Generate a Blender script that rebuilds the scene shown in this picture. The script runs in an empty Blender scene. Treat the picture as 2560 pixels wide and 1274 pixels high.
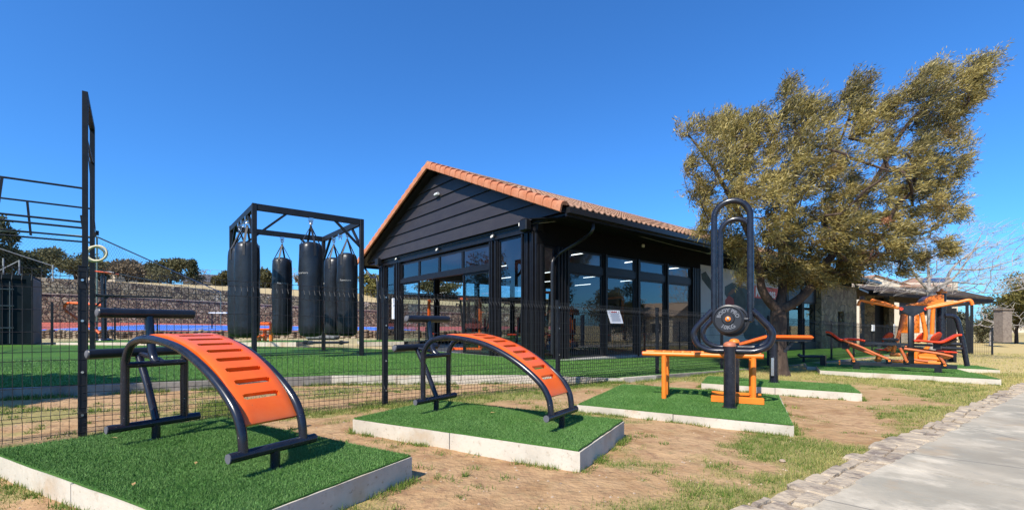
import bpy, math, random
import numpy as np
from mathutils import Vector, Matrix
random.seed(7); rng = np.random.default_rng(11)
SC = bpy.context.scene; COL = SC.collection
R = math.radians
# ------------------------------------------------------------------ frame of the place
CAMZ = 1.05; FPX = 1140.0; HX = 1280.0; HY = 812.0
U = Vector((.7687, .6396, 0)); V = Vector((-.6396, .7687, 0))      # along / across the clubhouse
def ST(s, t, z=0.0): return Vector((U.x*s+V.x*t, U.y*s+V.y*t, z))
def at(px, py, Y): return Vector(((px-HX)/FPX*Y, Y, CAMZ-(py-HY)/FPX*Y))
class Plane:
    """vertical plane through P0 along horizontal direction d; measured photo points land on it"""
    def __init__(s, P0, d):
        s.P = Vector((P0[0], P0[1], 0)); s.d = Vector((d[0], d[1], 0)).normalized(); s.n = Vector((-s.d.y, s.d.x, 0))
    def at(s, px, py, off=0.0):
        P = s.P+s.n*off; q = (px-HX)/FPX
        m = (q*P.y-P.x)/(s.d.x-q*s.d.y); W = P+s.d*m
        return Vector((W.x, W.y, CAMZ-(py-HY)/FPX*W.y))
def lerp_tab(x, xs, ys): return float(np.interp(x, xs, ys))
def g(x, y):                                    # trampled lawn outside the fence, falling away gently
    s = U.x*x+U.y*y
    return -.017*min(max(s, 0), 45)
KS = [-14, -1.45, 2.85, 5.9, 7.7, 15.9, 40]; KT = [12.3, 9.6, 8.65, 6.8, 5.78, 5.62, 5.4]; KZ = [.2, .165, .12, .07, -.035, -.25, -.62]
def T(x, y):                                    # artificial lawn inside the fence
    s = U.x*x+U.y*y; t = V.x*x+V.y*y
    return lerp_tab(s, KS, KZ)+min(max(.05*(t-lerp_tab(s, KS, KT)), 0), .16)
# ------------------------------------------------------------------ materials
MATS = {}
def mat(name, col, rough=.6, metal=0.0, var=None, bump=None, spec=.5, coat=0.0, kind='noise', attr=None, trans=0.0, detail=6, stretch=None):
    if name in MATS: return MATS[name]
    m = bpy.data.materials.new(name); m.use_nodes = True; nt = m.node_tree; N = nt.nodes; L = nt.links
    b = N['Principled BSDF']; b.inputs['Base Color'].default_value = (*col, 1); b.inputs['Roughness'].default_value = rough
    b.inputs['Metallic'].default_value = metal; b.inputs['Specular IOR Level'].default_value = spec
    b.inputs['Coat Weight'].default_value = coat; b.inputs['Coat Roughness'].default_value = .12
    tc = N.new('ShaderNodeTexCoord'); src = tc.outputs['Object']
    if stretch:
        mp = N.new('ShaderNodeMapping'); mp.inputs['Scale'].default_value = stretch; L.new(src, mp.inputs['Vector']); src = mp.outputs['Vector']
    out = None
    if var:                                     # list of (scale, colour, low, high, kind)
        for (sc, c2, lo, hi, *k) in var:
            kd = k[0] if k else 'noise'
            if kd == 'noise':
                t = N.new('ShaderNodeTexNoise'); t.inputs['Scale'].default_value = sc; t.inputs['Detail'].default_value = detail; t.inputs['Roughness'].default_value = .62; o = t.outputs['Fac']
            elif kd == 'cell':
                t = N.new('ShaderNodeTexVoronoi'); t.inputs['Scale'].default_value = sc
                sp = N.new('ShaderNodeSeparateColor'); L.new(t.outputs['Color'], sp.inputs[0]); o = sp.outputs[0]
            elif kd == 'edge':
                t = N.new('ShaderNodeTexVoronoi'); t.feature = 'DISTANCE_TO_EDGE'; t.inputs['Scale'].default_value = sc; o = t.outputs['Distance']
            elif kd == 'attr':
                t = N.new('ShaderNodeAttribute'); t.attribute_name = sc; o = t.outputs['Fac']
            if kd != 'attr': L.new(src, t.inputs['Vector'])
            mr = N.new('ShaderNodeMapRange'); mr.inputs['From Min'].default_value = lo; mr.inputs['From Max'].default_value = hi; L.new(o, mr.inputs['Value'])
            mx = N.new('ShaderNodeMix'); mx.data_type = 'RGBA'; L.new(mr.outputs[0], mx.inputs['Factor'])
            if out is None: mx.inputs['A'].default_value = (*col, 1)
            else: L.new(out, mx.inputs['A'])
            mx.inputs['B'].default_value = (*c2, 1); out = mx.outputs['Result']
        L.new(out, b.inputs['Base Color'])
    if bump:
        prev = None
        for (sc, st, dist, *k) in bump:
            if k and k[0] == 'edge':
                t = N.new('ShaderNodeTexVoronoi'); t.feature = 'DISTANCE_TO_EDGE'; t.inputs['Scale'].default_value = sc
                cl = N.new('ShaderNodeMapRange'); cl.inputs['From Max'].default_value = .12; L.new(t.outputs['Distance'], cl.inputs['Value']); o = cl.outputs[0]
            else:
                t = N.new('ShaderNodeTexNoise'); t.inputs['Scale'].default_value = sc; t.inputs['Detail'].default_value = 8; o = t.outputs['Fac']
            L.new(src, t.inputs['Vector'])
            bp = N.new('ShaderNodeBump'); bp.inputs['Strength'].default_value = st; bp.inputs['Distance'].default_value = dist; L.new(o, bp.inputs['Height'])
            if prev: L.new(prev, bp.inputs['Normal'])
            prev = bp.outputs[0]
        L.new(prev, b.inputs['Normal'])
    if trans:
        tr = N.new('ShaderNodeBsdfTranslucent'); ms = N.new('ShaderNodeMixShader'); ms.inputs[0].default_value = trans
        if out: L.new(out, tr.inputs['Color'])
        else: tr.inputs['Color'].default_value = (*col, 1)
        L.new(b.outputs[0], ms.inputs[1]); L.new(tr.outputs[0], ms.inputs[2]); L.new(ms.outputs[0], N['Material Output'].inputs[0])
    MATS[name] = m; return m
def emit_mat(name, col, st):
    m = bpy.data.materials.new(name); m.use_nodes = True; b = m.node_tree.nodes['Principled BSDF']
    b.inputs['Base Color'].default_value = (*col, 1); b.inputs['Emission Color'].default_value = (*col, 1); b.inputs['Emission Strength'].default_value = st
    MATS[name] = m; return m
def glass_mat(name, tint, refl):
    m = bpy.data.materials.new(name); m.use_nodes = True; nt = m.node_tree; N = nt.nodes; L = nt.links
    N.remove(N['Principled BSDF'])
    tr = N.new('ShaderNodeBsdfTransparent'); tr.inputs[0].default_value = (*tint, 1)
    gl = N.new('ShaderNodeBsdfGlossy'); gl.inputs['Roughness'].default_value = .01; gl.inputs['Color'].default_value = (.9, .95, 1, 1)
    fr = N.new('ShaderNodeLayerWeight'); pw = N.new('ShaderNodeMath'); pw.operation = 'POWER'; pw.inputs[1].default_value = 4.0; L.new(fr.outputs['Facing'], pw.inputs[0])
    ma = N.new('ShaderNodeMath'); ma.operation = 'MULTIPLY_ADD'; ma.inputs[1].default_value = .85; ma.inputs[2].default_value = refl; ma.use_clamp = True
    L.new(pw.outputs[0], ma.inputs[0])
    ms = N.new('ShaderNodeMixShader'); L.new(ma.outputs[0], ms.inputs[0]); L.new(tr.outputs[0], ms.inputs[1]); L.new(gl.outputs[0], ms.inputs[2])
    L.new(ms.outputs[0], N['Material Output'].inputs[0]); MATS[name] = m; return m
BLK = mat('black_powder_coat', (.009, .010, .013), .38, var=[(9, (.022, .023, .028), .45, .75), (60, (.06, .06, .06), .70, .82)], bump=[(120, .15, .003)])
BLKG = mat('black_gloss_tube', (.010, .011, .018), .25, var=[(14, (.02, .021, .03), .4, .7), (70, (.34, .32, .29), .685, .70)], bump=[(40, .10, .002)], coat=.15, spec=.4)
STEEL = mat('charcoal_steel', (.009, .011, .014), .5, var=[(5, (.016, .018, .022), .4, .7)], spec=.3)
ORG = mat('orange_paint', (.84, .128, .009), .38, var=[(4, (.78, .10, .008), .4, .7), (2.2, (.80, .17, .04), .52, .75), (55, (.55, .06, .01), .66, .74), (24, (.30, .10, .05), .70, .73)], bump=[(30, .06, .003)], coat=.25)
RED = mat('red_pad', (.72, .055, .012), .42, var=[(6, (.55, .04, .012), .4, .7)], bump=[(50, .08, .002)])  # own red of the seats and pads, mottled at random
YOR = mat('amber_paint', (.86, .215, .018), .4, var=[(5, (.78, .17, .015), .4, .7), (40, (.55, .12, .02), .68, .8)], bump=[(30, .05, .003)])
VINYL = mat('black_vinyl', (.008, .009, .012), .36, var=[(3, (.015, .018, .022), .4, .7)], bump=[(5, .35, .03), (30, .12, .006)])
RUB = mat('grey_end_cap', (.10, .10, .11), .8)
CHR = mat('chrome', (.6, .6, .62), .25, 1.0)
WHT = mat('white_plastic', (.75, .75, .74), .5)
KERB = mat('cream_concrete', (.56, .50, .40), .85, var=[(2.2, (.42, .37, .29), .4, .7), (1.4, (.44, .32, .20), .56, .70), (30, (.30, .24, .17), .60, .72), (11, (.40, .33, .24), .6, .75), (45, (.33, .30, .26), .66, .8)], bump=[(25, .3, .01), (90, .2, .004)])
KERBOLD = mat('weathered_concrete', (.26, .23, .19), .9, var=[(3, (.15, .13, .11), .4, .65), (12, (.36, .33, .28), .6, .75)], bump=[(18, .4, .02)])
TURF = mat('artificial_turf', (.055, .155, .022), .7, var=[(2.0, (.075, .195, .028), .35, .7), (70, (.035, .10, .014), .5, .75), ('tint', (.24, .41, .13), .22, 1.1, 'attr'), (1.1, (.17, .22, .075), .60, .82), (5.5, (.26, .22, .11), .68, .80)], bump=[(160, .8, .02), (45, .4, .02)], spec=.25)
LAWN = mat('artificial_lawn', (.060, .165, .019), .7, var=[(1.3, (.10, .215, .028), .35, .7), (.35, (.05, .12, .02), .5, .7), (28, (.03, .10, .015), .5, .75), (140, (.15, .30, .08), .66, .76)], bump=[(110, .9, .03), (30, .5, .03)], spec=.2)
BACK = mat('turf_backing', (.012, .012, .010), .9)
GLASS = glass_mat('window_glass', (.70, .78, .80), .10)
GLASSD = glass_mat('dark_window_glass', (.50, .58, .62), .11)
# ------------------------------------------------------------------ mesh building
FRAME = {}
class MB:
    def __init__(s, M=None): s.v = []; s.f = []; s.M = M; s.mi = []; s.cur = 0
    def P(s, p): p = Vector(p); return s.M @ p if s.M is not None else p
    def add(s, vs, fs):
        o = len(s.v); s.v += [s.P(p) for p in vs]
        for f in fs: s.f.append([i+o for i in f]); s.mi.append(s.cur)
        return s
    def box(s, c, size, ax=None, bev=0.0):
        c = Vector(c); hx, hy, hz = [d/2 for d in size]
        X, Y, Z = ax if ax else (Vector((1, 0, 0)), Vector((0, 1, 0)), Vector((0, 0, 1)))
        if bev <= 0:
            vs = [c+X*(hx*i)+Y*(hy*j)+Z*(hz*k) for k in (-1, 1) for j in (-1, 1) for i in (-1, 1)]
            return s.add(vs, [(0, 2, 3, 1), (4, 5, 7, 6), (0, 1, 5, 4), (2, 6, 7, 3), (0, 4, 6, 2), (1, 3, 7, 5)])
        b = min(bev, hx*.9, hy*.9, hz*.9)
        vs = []; rings = [(-hz, b), (-hz+b, 0), (hz-b, 0), (hz, b)]
        for z, i in rings:
            a, d = hx-i, hy-i; e = b*(.6 if i == 0 else .6)
            for x, y in ((-a+e, -d), (a-e, -d), (a, -d+e), (a, d-e), (a-e, d), (-a+e, d), (-a, d-e), (-a, -d+e)):
                vs.append(c+X*x+Y*y+Z*z)
        fs = [tuple(range(7, -1, -1)), tuple(range(24, 32))]
        for r in range(3):
            for k in range(8): fs.append((r*8+k, r*8+(k+1) % 8, r*8+8+(k+1) % 8, r*8+8+k))
        return s.add(vs, fs)
    def beam(s, p0, p1, w, h=None, up=(0, 0, 1), bev=0.0):
        p0, p1 = Vector(p0), Vector(p1); h = h or w; X = (p1-p0); ln = X.length
        if ln < 1e-6: return s
        X.normalize(); upv = Vector(up)
        if abs(X.dot(upv)) > .98: upv = Vector((U.x, U.y, 0))
        Y = upv.cross(X).normalized(); Z = X.cross(Y)
        return s.box((p0+p1)/2, (ln, w, h), (X, Y, Z), bev)
    def tube(s, pts, r, seg=10, cap=True, closed=False):
        pts = [Vector(p) for p in pts]; n = len(pts); rs = r if isinstance(r, (list, tuple)) else [r]*n
        vs = []; fs = []; prev = None
        for i, p in enumerate(pts):
            if closed: d = pts[(i+1) % n]-pts[i-1]
            else: d = pts[min(i+1, n-1)]-pts[max(i-1, 0)]
            if d.length < 1e-9: d = Vector((0, 0, 1))
            d.normalize()
            if prev is None:
                a = Vector((0, 0, 1)) if abs(d.z) < .9 else Vector((1, 0, 0)); x = d.cross(a).normalized()
            else: x = (prev-d*prev.dot(d)).normalized()
            prev = x; y = d.cross(x)
            for k in range(seg):
                a = 2*math.pi*k/seg; vs.append(p+x*(math.cos(a)*rs[i])+y*(math.sin(a)*rs[i]))
        m = n if closed else n-1
        for i in range(m):
            for k in range(seg):
                a = i*seg+k; b = i*seg+(k+1) % seg; c = ((i+1) % n)*seg+(k+1) % seg; d = ((i+1) % n)*seg+k; fs.append((a, b, c, d))
        if cap and not closed: fs += [tuple(range(seg-1, -1, -1)), tuple(range((n-1)*seg, n*seg))]
        return s.add(vs, fs)
    def cyl(s, p0, p1, r, seg=16, r2=None): return s.tube([p0, p1], [r, r if r2 is None else r2], seg)
    def lathe(s, c, prof, seg=20, ax=None):
        c = Vector(c); X, Y, Z = ax if ax else (Vector((1, 0, 0)), Vector((0, 1, 0)), Vector((0, 0, 1)))
        vs = []; fs = []
        for (r, z) in prof:
            for k in range(seg):
                a = 2*math.pi*k/seg; vs.append(c+X*(r*math.cos(a))+Y*(r*math.sin(a))+Z*z)
        for i in range(len(prof)-1):
            for k in range(seg): fs.append((i*seg+k, i*seg+(k+1) % seg, (i+1)*seg+(k+1) % seg, (i+1)*seg+k))
        fs += [tuple(range(seg-1, -1, -1)), tuple(range((len(prof)-1)*seg, len(prof)*seg))]
        return s.add(vs, fs)
    def prism(s, poly, z0, z1, top=None):      # poly: list of (x,y); z0/z1 numbers or callables
        n = len(poly); f0 = z0 if callable(z0) else (lambda x, y: z0); f1 = z1 if callable(z1) else (lambda x, y: z1)
        vs = [Vector((p[0], p[1], f0(p[0], p[1]))) for p in poly]+[Vector((p[0], p[1], f1(p[0], p[1]))) for p in poly]
        fs = [tuple(range(n-1, -1, -1)), tuple(range(n, 2*n))]+[(i, (i+1) % n, n+(i+1) % n, n+i) for i in range(n)]
        return s.add(vs, fs)
    def slab(s, poly3, th):                    # planar 3-D polygon given thickness along vector th
        th = Vector(th); n = len(poly3); a = [Vector(p) for p in poly3]
        return s.add(a+[p+th for p in a], [tuple(range(n-1, -1, -1)), tuple(range(n, 2*n))]+[(i, (i+1) % n, n+(i+1) % n, n+i) for i in range(n)])
def fix_normals(me):
    import bmesh
    bm = bmesh.new(); bm.from_mesh(me); bmesh.ops.recalc_face_normals(bm, faces=bm.faces[:]); bm.to_mesh(me); bm.free()
def obj(name, mb, m, parent=None, smooth=True, fix=True, base=None, angle=40):
    vs = mb.v
    if parent is not None: M = FRAME[parent.name]
    else:
        if base is None:
            xs = [p.x for p in vs]; ys = [p.y for p in vs]; base = Vector(((min(xs)+max(xs))/2, (min(ys)+max(ys))/2, min(p.z for p in vs)))
        M = Matrix.Translation(Vector(base))
    Mi = M.inverted()
    me = bpy.data.meshes.new(name); me.from_pydata([Mi @ p for p in vs], [], mb.f)
    for mm in (m if isinstance(m, (list, tuple)) else [m]): me.materials.append(mm)
    if any(mb.mi): me.polygons.foreach_set('material_index', mb.mi)
    if fix and len(mb.f) < 60000: fix_normals(me)
    if smooth:
        me.polygons.foreach_set('use_smooth', [True]*len(me.polygons)); me.set_sharp_from_angle(angle=R(angle))
    me.update()
    o = bpy.data.objects.new(name, me); COL.objects.link(o)
    if parent is not None: o.parent = parent; FRAME[o.name] = M
    else: o.matrix_world = M; FRAME[o.name] = M
    return o
def np_obj(name, V3, nper, m, parent=None, tint=None, struct=False):
    """fast mesh of many equal polygons; V3 (n*nper,3) world coords"""
    V3 = np.asarray(V3, dtype=np.float32).reshape(-1, 3)
    if parent is not None: M = FRAME[parent.name]
    else: M = Matrix.Translation(Vector((float(V3[:, 0].mean()), float(V3[:, 1].mean()), float(V3[:, 2].min()))))
    Mi = np.array(M.inverted(), dtype=np.float32); W = V3 @ Mi[:3, :3].T+Mi[:3, 3]
    n = len(W); k = n//nper; me = bpy.data.meshes.new(name)
    me.vertices.add(n); me.vertices.foreach_set('co', W.ravel()); me.loops.add(n); me.loops.foreach_set('vertex_index', np.arange(n, dtype=np.int32))
    me.polygons.add(k); me.polygons.foreach_set('loop_start', np.arange(k, dtype=np.int32)*nper); me.polygons.foreach_set('loop_total', np.full(k, nper, dtype=np.int32))
    if tint is not None:
        a = me.attributes.new('tint', 'FLOAT', 'POINT'); a.data.foreach_set('value', np.repeat(np.asarray(tint, dtype=np.float32), nper))
    me.materials.append(m); me.update(); me.validate()
    o = bpy.data.objects.new(name, me); COL.objects.link(o)
    if parent is not None: o.parent = parent
    else: o.matrix_world = M
    FRAME[o.name] = M; return o
def thing(name, label, cat, loc, rotz=0.0, group=None):
    o = bpy.data.objects.new(name, None); COL.objects.link(o); o.location = loc; o.rotation_euler = (0, 0, rotz); o.empty_display_size = .1
    FRAME[o.name] = Matrix.Translation(Vector(loc)) @ Matrix.Rotation(rotz, 4, 'Z')
    o['label'] = label; o['category'] = cat
    if group: o['group'] = group
    return o
def tag(o, label, cat, group=None):
    o['label'] = label; o['category'] = cat
    if group: o['group'] = group
    return o
def struct(o, label=None):
    o['kind'] = 'structure'
    return o
def copy_tree(o, loc, rotz, label, parent=None):
    c = o.copy(); COL.objects.link(c)
    if parent is None:
        c.location = loc; c.rotation_euler = (0, 0, rotz); c['label'] = label
        FRAME[c.name] = Matrix.Translation(Vector(loc)) @ Matrix.Rotation(rotz, 4, 'Z')
    else: c.parent = parent
    for ch in list(o.children): copy_tree(ch, None, None, None, c)
    return c
def crm(pts, n=6, closed=False):               # Catmull-Rom
    P = [Vector(p) for p in pts]; k = len(P); out = []
    for i in range(k if closed else k-1):
        p0 = P[i-1] if (closed or i > 0) else P[0]; p1 = P[i]; p2 = P[(i+1) % k]; p3 = P[(i+2) % k] if (closed or i+2 < k) else P[-1]
        for j in range(n):
            t = j/n; out.append(.5*((2*p1)+(p2-p0)*t+(2*p0-5*p1+4*p2-p3)*t*t+(3*p1-p0-3*p2+p3)*t**3))
    if not closed: out.append(P[-1])
    return out
def text_mb(txt, size, origin, X, Y, depth=.004, align='CENTER', bold=0.0):
    cu = bpy.data.curves.new('lettering', 'FONT'); cu.body = txt; cu.size = size; cu.extrude = depth/2; cu.align_x = align; cu.align_y = 'CENTER'; cu.offset = bold; cu.resolution_u = 3
    o = bpy.data.objects.new('lettering', cu); COL.objects.link(o); bpy.context.view_layer.update()
    me = bpy.data.meshes.new_from_object(o.evaluated_get(bpy.context.evaluated_depsgraph_get()))
    X = Vector(X).normalized(); Y = Vector(Y).normalized(); Z = X.cross(Y); mb = MB()
    mb.add([Vector(origin)+X*v.co.x+Y*v.co.y+Z*v.co.z for v in me.vertices], [tuple(p.vertices) for p in me.polygons])
    bpy.data.objects.remove(o); bpy.data.curves.remove(cu); bpy.data.meshes.remove(me); return mb
# value noise
_perm = rng.random((256, 256))
def vnoise(x, y):
    x = np.asarray(x, float); y = np.asarray(y, float); xi = np.floor(x).astype(int); yi = np.floor(y).astype(int); fx = x-xi; fy = y-yi
    fx = fx*fx*(3-2*fx); fy = fy*fy*(3-2*fy); P = lambda a, b: _perm[a % 256, b % 256]
    return (P(xi, yi)*(1-fx)+P(xi+1, yi)*fx)*(1-fy)+(P(xi, yi+1)*(1-fx)+P(xi+1, yi+1)*fx)*fy
def fnoise(x, y, o=4):
    r = 0; a = .5; tot = 0
    for i in range(o): r = r+a*vnoise(x*2**i+i*17.3, y*2**i+i*9.1); tot += a; a *= .55
    return r/tot
def blades(P, h, w, lean):
    """triangular blades: P (n,3), h,w arrays"""
    n = len(P); a = rng.random(n)*2*math.pi; b = rng.random(n)*2*math.pi; l = rng.random(n)*lean
    W = np.stack([np.cos(a)*w/2, np.sin(a)*w/2, np.zeros(n)], 1); tip = np.stack([np.cos(b)*l*h, np.sin(b)*l*h, h*(1-.35*l)], 1)
    return np.stack([P-W, P+W, P+tip], 1).reshape(-1, 3)
def in_poly(x, y, poly):
    x = np.asarray(x); y = np.asarray(y); c = np.zeros(x.shape, bool); n = len(poly)
    for i in range(n):
        x1, y1 = poly[i]; x2, y2 = poly[(i+1) % n]
        k = ((y1 > y) != (y2 > y)); k &= x < (x2-x1)*(y-y1)/((y2-y1) if y2 != y1 else 1e-9)+x1; c ^= k
    return c
# ------------------------------------------------------------------ camera, light, sky
cam = bpy.data.objects.new('camera', bpy.data.cameras.new('camera')); COL.objects.link(cam); SC.camera = cam
cam.location = (0, 0, CAMZ); cam.rotation_euler = (R(90), 0, 0); cam.data.sensor_width = 36; cam.data.lens = 36*FPX/2560
cam.data.shift_y = (HY-637)/2560; cam.data.clip_start = .05; cam.data.clip_end = 5000
SUND = Vector((.50, .80, -1.0)).normalized()
sun = bpy.data.objects.new('sun', bpy.data.lights.new('sun', 'SUN')); COL.objects.link(sun)
sun.rotation_euler = SUND.to_track_quat('-Z', 'Y').to_euler(); sun.data.energy = 5.0; sun.data.angle = R(.5); sun.data.color = (1, .93, .82); sun.location = (0, 0, 30)
w = bpy.data.worlds.new('World'); SC.world = w; w.use_nodes = True; nt = w.node_tree
sky = nt.nodes.new('ShaderNodeTexSky'); sky.sky_type = 'NISHITA'; sky.sun_disc = False
sky.sun_elevation = math.asin(-SUND.z); sky.sun_rotation = math.atan2(-SUND.x, -SUND.y) % (2*math.pi)
sky.air_density = 1.15; sky.dust_density = 1.9; sky.ozone_density = 4.0; sky.altitude = 1500
hs = nt.nodes.new('ShaderNodeMix'); hs.data_type = 'RGBA'; hs.blend_type = 'MULTIPLY'; hs.inputs['Factor'].default_value = 1; hs.inputs['B'].default_value = (.34, .78, 1.22, 1)
nt.links.new(sky.outputs[0], hs.inputs['A']); nt.links.new(hs.outputs['Result'], nt.nodes['Background'].inputs[0]); nt.nodes['Background'].inputs[1].default_value = .132
SC.view_settings.view_transform = 'Standard'; SC.view_settings.look = 'None'; SC.view_settings.exposure = .5; SC.view_settings.gamma = 1
SC.cycles.max_bounces = 8; SC.cycles.transparent_max_bounces = 16; SC.cycles.use_denoising = True
# ------------------------------------------------------------------ ground
def tpath(s): return 1.366-.054*np.minimum(s, 60)
def dens(x, y):
    s = U.x*x+U.y*y; t = V.x*x+V.y*y
    n = fnoise(x*1.1+40, y*1.1+11, 5)*.75+fnoise(x*5+3, y*5+70, 3)*.25
    b = .0*x
    dp = t-tpath(s)
    b = b+.24*np.exp(-np.clip(dp, 0, 9)/.34)
    b = b+.20*np.exp(-((t-5.75)/.55)**2)+.08*np.exp(-((t-7.4)/.8)**2)*(s < 7)
    b = b+.26*np.clip((s-7.5)/7, 0, 1)
    b = b+.10*np.exp(-(((x-.1)/.75)**2+((y-2.95)/.3)**2))+.16*np.exp(-(((x-1.9)/.6)**2+((y-4.25)/.35)**2))+.12*np.exp(-(((x+3.3)/.8)**2+((y-2.5)/.6)**2))
    b = b-.15*np.exp(-(((s-3)/3.6)**2+((t-2.6)/.9)**2))
    return np.clip((n+b-.50)/.17, 0, 1)
def axis(a, b, segs):
    return np.concatenate([np.linspace(p, q, n, endpoint=False) for p, q, n in segs]+[[b]])
gx = axis(0, 0, [])if False else np.concatenate([np.linspace(-900, -60, 8, endpoint=False), np.linspace(-60, -9, 20, endpoint=False), np.linspace(-9, 16, 430, endpoint=False), np.linspace(16, 70, 90, endpoint=False), np.linspace(70, 1100, 12)])
gy = np.concatenate([np.linspace(-300, -4, 8, endpoint=False), np.linspace(-4, 1.2, 20, endpoint=False), np.linspace(1.2, 12, 240, endpoint=False), np.linspace(12, 40, 110, endpoint=False), np.linspace(40, 2500, 30)])
XX, YY = np.meshgrid(gx, gy); SS = U.x*XX+U.y*YY; TT = V.x*XX+V.y*YY
ZZ = -.017*np.clip(SS, 0, 45)+(fnoise(XX*1.7, YY*1.7, 4)-.5)*.035*(np.abs(XX) < 40)*np.clip((TT-tpath(SS))/.5, 0, 1)+(fnoise(XX*7, YY*7, 3)-.5)*.012*(np.abs(XX) < 20)
ZZ = ZZ-.35*np.clip((TT-tpath(SS))*-1.0, 0, 1)*0
nx, ny = len(gx), len(gy); Vg = np.stack([XX, YY, ZZ], -1).reshape(-1, 3)
ii = np.arange(nx*ny).reshape(ny, nx); F = np.stack([ii[:-1, :-1], ii[:-1, 1:], ii[1:, 1:], ii[1:, :-1]], -1).reshape(-1, 4)
me = bpy.data.meshes.new('ground'); me.vertices.add(len(Vg)); me.vertices.foreach_set('co', Vg.astype(np.float32).ravel())
me.loops.add(F.size); me.loops.foreach_set('vertex_index', F.astype(np.int32).ravel()); me.polygons.add(len(F))
me.polygons.foreach_set('loop_start', np.arange(len(F), dtype=np.int32)*4); me.polygons.foreach_set('loop_total', np.full(len(F), 4, dtype=np.int32)); me.polygons.foreach_set('use_smooth', [True]*len(F))
a = me.attributes.new('grassy', 'FLOAT', 'POINT'); a.data.foreach_set('value', dens(XX, YY).astype(np.float32).ravel())
far = np.clip((SS-9)/10, 0, 1)*np.clip(1-(TT-8)/6, 0, 1); a = me.attributes.new('dry', 'FLOAT', 'POINT'); a.data.foreach_set('value', far.astype(np.float32).ravel())
DIRT = mat('bare_soil', (.385, .235, .115), .95, var=[(.8, (.45, .29, .155), .35, .65), (2.6, (.31, .18, .085), .5, .64), (6, (.29, .165, .09), .5, .72), (17, (.27, .165, .085), .57, .68), (38, (.47, .32, .19), .62, .74), (90, (.20, .12, .07), .62, .75), ('grassy', (.27, .23, .085), .1, 1.0, 'attr'), ('dry', (.50, .38, .17), .0, 1.1, 'attr'), (7.5, (.34, .24, .12), .56, .72)], bump=[(7, .8, .05), (28, .45, .015), (120, .6, .006)], spec=.1)
me.materials.append(DIRT); me.update(); o = bpy.data.objects.new('ground', me); COL.objects.link(o); struct(o)
# concrete path and its border of flat stones
CONC = mat('path_concrete', (.45, .38, .275), .85, var=[(.9, (.31, .275, .205), .35, .60), (2.6, (.58, .50, .37), .5, .68), (.5, (.27, .23, .165), .50, .66), (1.7, (.36, .27, .17), .58, .70), (9, (.26, .24, .20), .60, .78), (60, (.30, .27, .23), .64, .76), (.42, (.16, .14, .11), .006, .0, 'edge')], bump=[(3, .25, .03), (35, .35, .008), (140, .4, .003)])
def SG(s, t, dz=0.0): return ST(s, t, -.017*min(max(s, 0), 45)+dz)
mb = MB(); brk = [-6, 2.95, 4.55, 7.0, 10, 14, 19, 25, 33, 44, 70]
for a0, a1 in zip(brk[:-1], brk[1:]):
    p = [(a0+.006, float(tpath(a0))-.25), (a1-.006, float(tpath(a1))-.25), (a1-.006, float(tpath(a1))-4.5), (a0+.006, float(tpath(a0))-4.5)]
    for k in range(4):
        q0, q1 = -.25-k*1.0625, -.25-(k+1)*1.0625
        mb.slab([SG(a0+.006, float(tpath(a0))+q0, .035), SG(a1-.006, float(tpath(a1))+q0, .035), SG(a1-.006, float(tpath(a1))+q1, .035), SG(a0+.006, float(tpath(a0))+q1, .035)], (0, 0, -.12))
o = obj('path', mb, CONC, smooth=False); struct(o)
mb = MB(); tt = 0; s = .5
STONE = mat('border_stone', (.36, .28, .19), .9, var=[(3.5, (.44, .35, .24), .3, .5), (3.1, (.22, .17, .125), .50, .6), (7, (.20, .15, .11), .56, .7), (14, (.54, .46, .35), .6, .75), (50, (.28, .20, .15), .64, .76)], bump=[(7, 1.0, .04), (30, .9, .015)])
while s < 62:
    L_ = random.uniform(.12, .42)*(1 if s < 20 else 2); rows = random.choice([1, 2, 2, 2]); edge = random.uniform(-.04, .055)
    cuts = [edge, -.27] if rows == 1 else [edge, -.12+random.uniform(-.05, .05), -.27]
    for c0, c1 in zip(cuts[:-1], cuts[1:]):
        n = 9; ring = []; cs, ct = s+L_/2, (c0+c1)/2; ph = random.random()
        for k in range(n):
            an = 2*math.pi*(k+ph)/n; ex = abs(math.cos(an))**.4*math.copysign(1, math.cos(an)); ey = abs(math.sin(an))**.4*math.copysign(1, math.sin(an))
            ring.append((cs+ex*L_*.51*random.uniform(.9, 1.06), ct+ey*abs(c0-c1)*.50*random.uniform(.9, 1.08)))
        h = random.uniform(.024, .050)
        mb.slab([SG(a_, float(tpath(a_))+b_, -.08) for a_, b_ in ring], (0, 0, .08+h-.012)); b0 = len(mb.v)
        top = [SG(a_, float(tpath(a_))+b_, h-.012) for a_, b_ in ring]; inn = [SG(cs+(a_-cs)*.93, float(tpath(cs))+ct+(b_-ct)*.90, h+random.uniform(-.004, .006)) for a_, b_ in ring]
        mb.add(top+inn, [(i, (i+1) % n, n+(i+1) % n, n+i) for i in range(n)]+[tuple(range(n, 2*n))])
    s += L_+.004
mb.cur = 1
for q0_, q1_ in ((.5, 44.9), (45.0, 60)): mb.slab([SG(q0_, float(tpath(q0_))-.27, .012), SG(q1_, float(tpath(q1_))-.27, .012), SG(q1_, float(tpath(q1_))-.05, .012), SG(q0_, float(tpath(q0_))-.05, .012)], (0, 0, -.1))
tag(obj('stone_edging', mb, [STONE, mat('dark_mortar', (.31, .25, .18), .95, bump=[(60, .5, .005)])], smooth=True, angle=25), 'rough flat border stones bedded along the grass side of the concrete path', 'stone edging')
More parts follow.
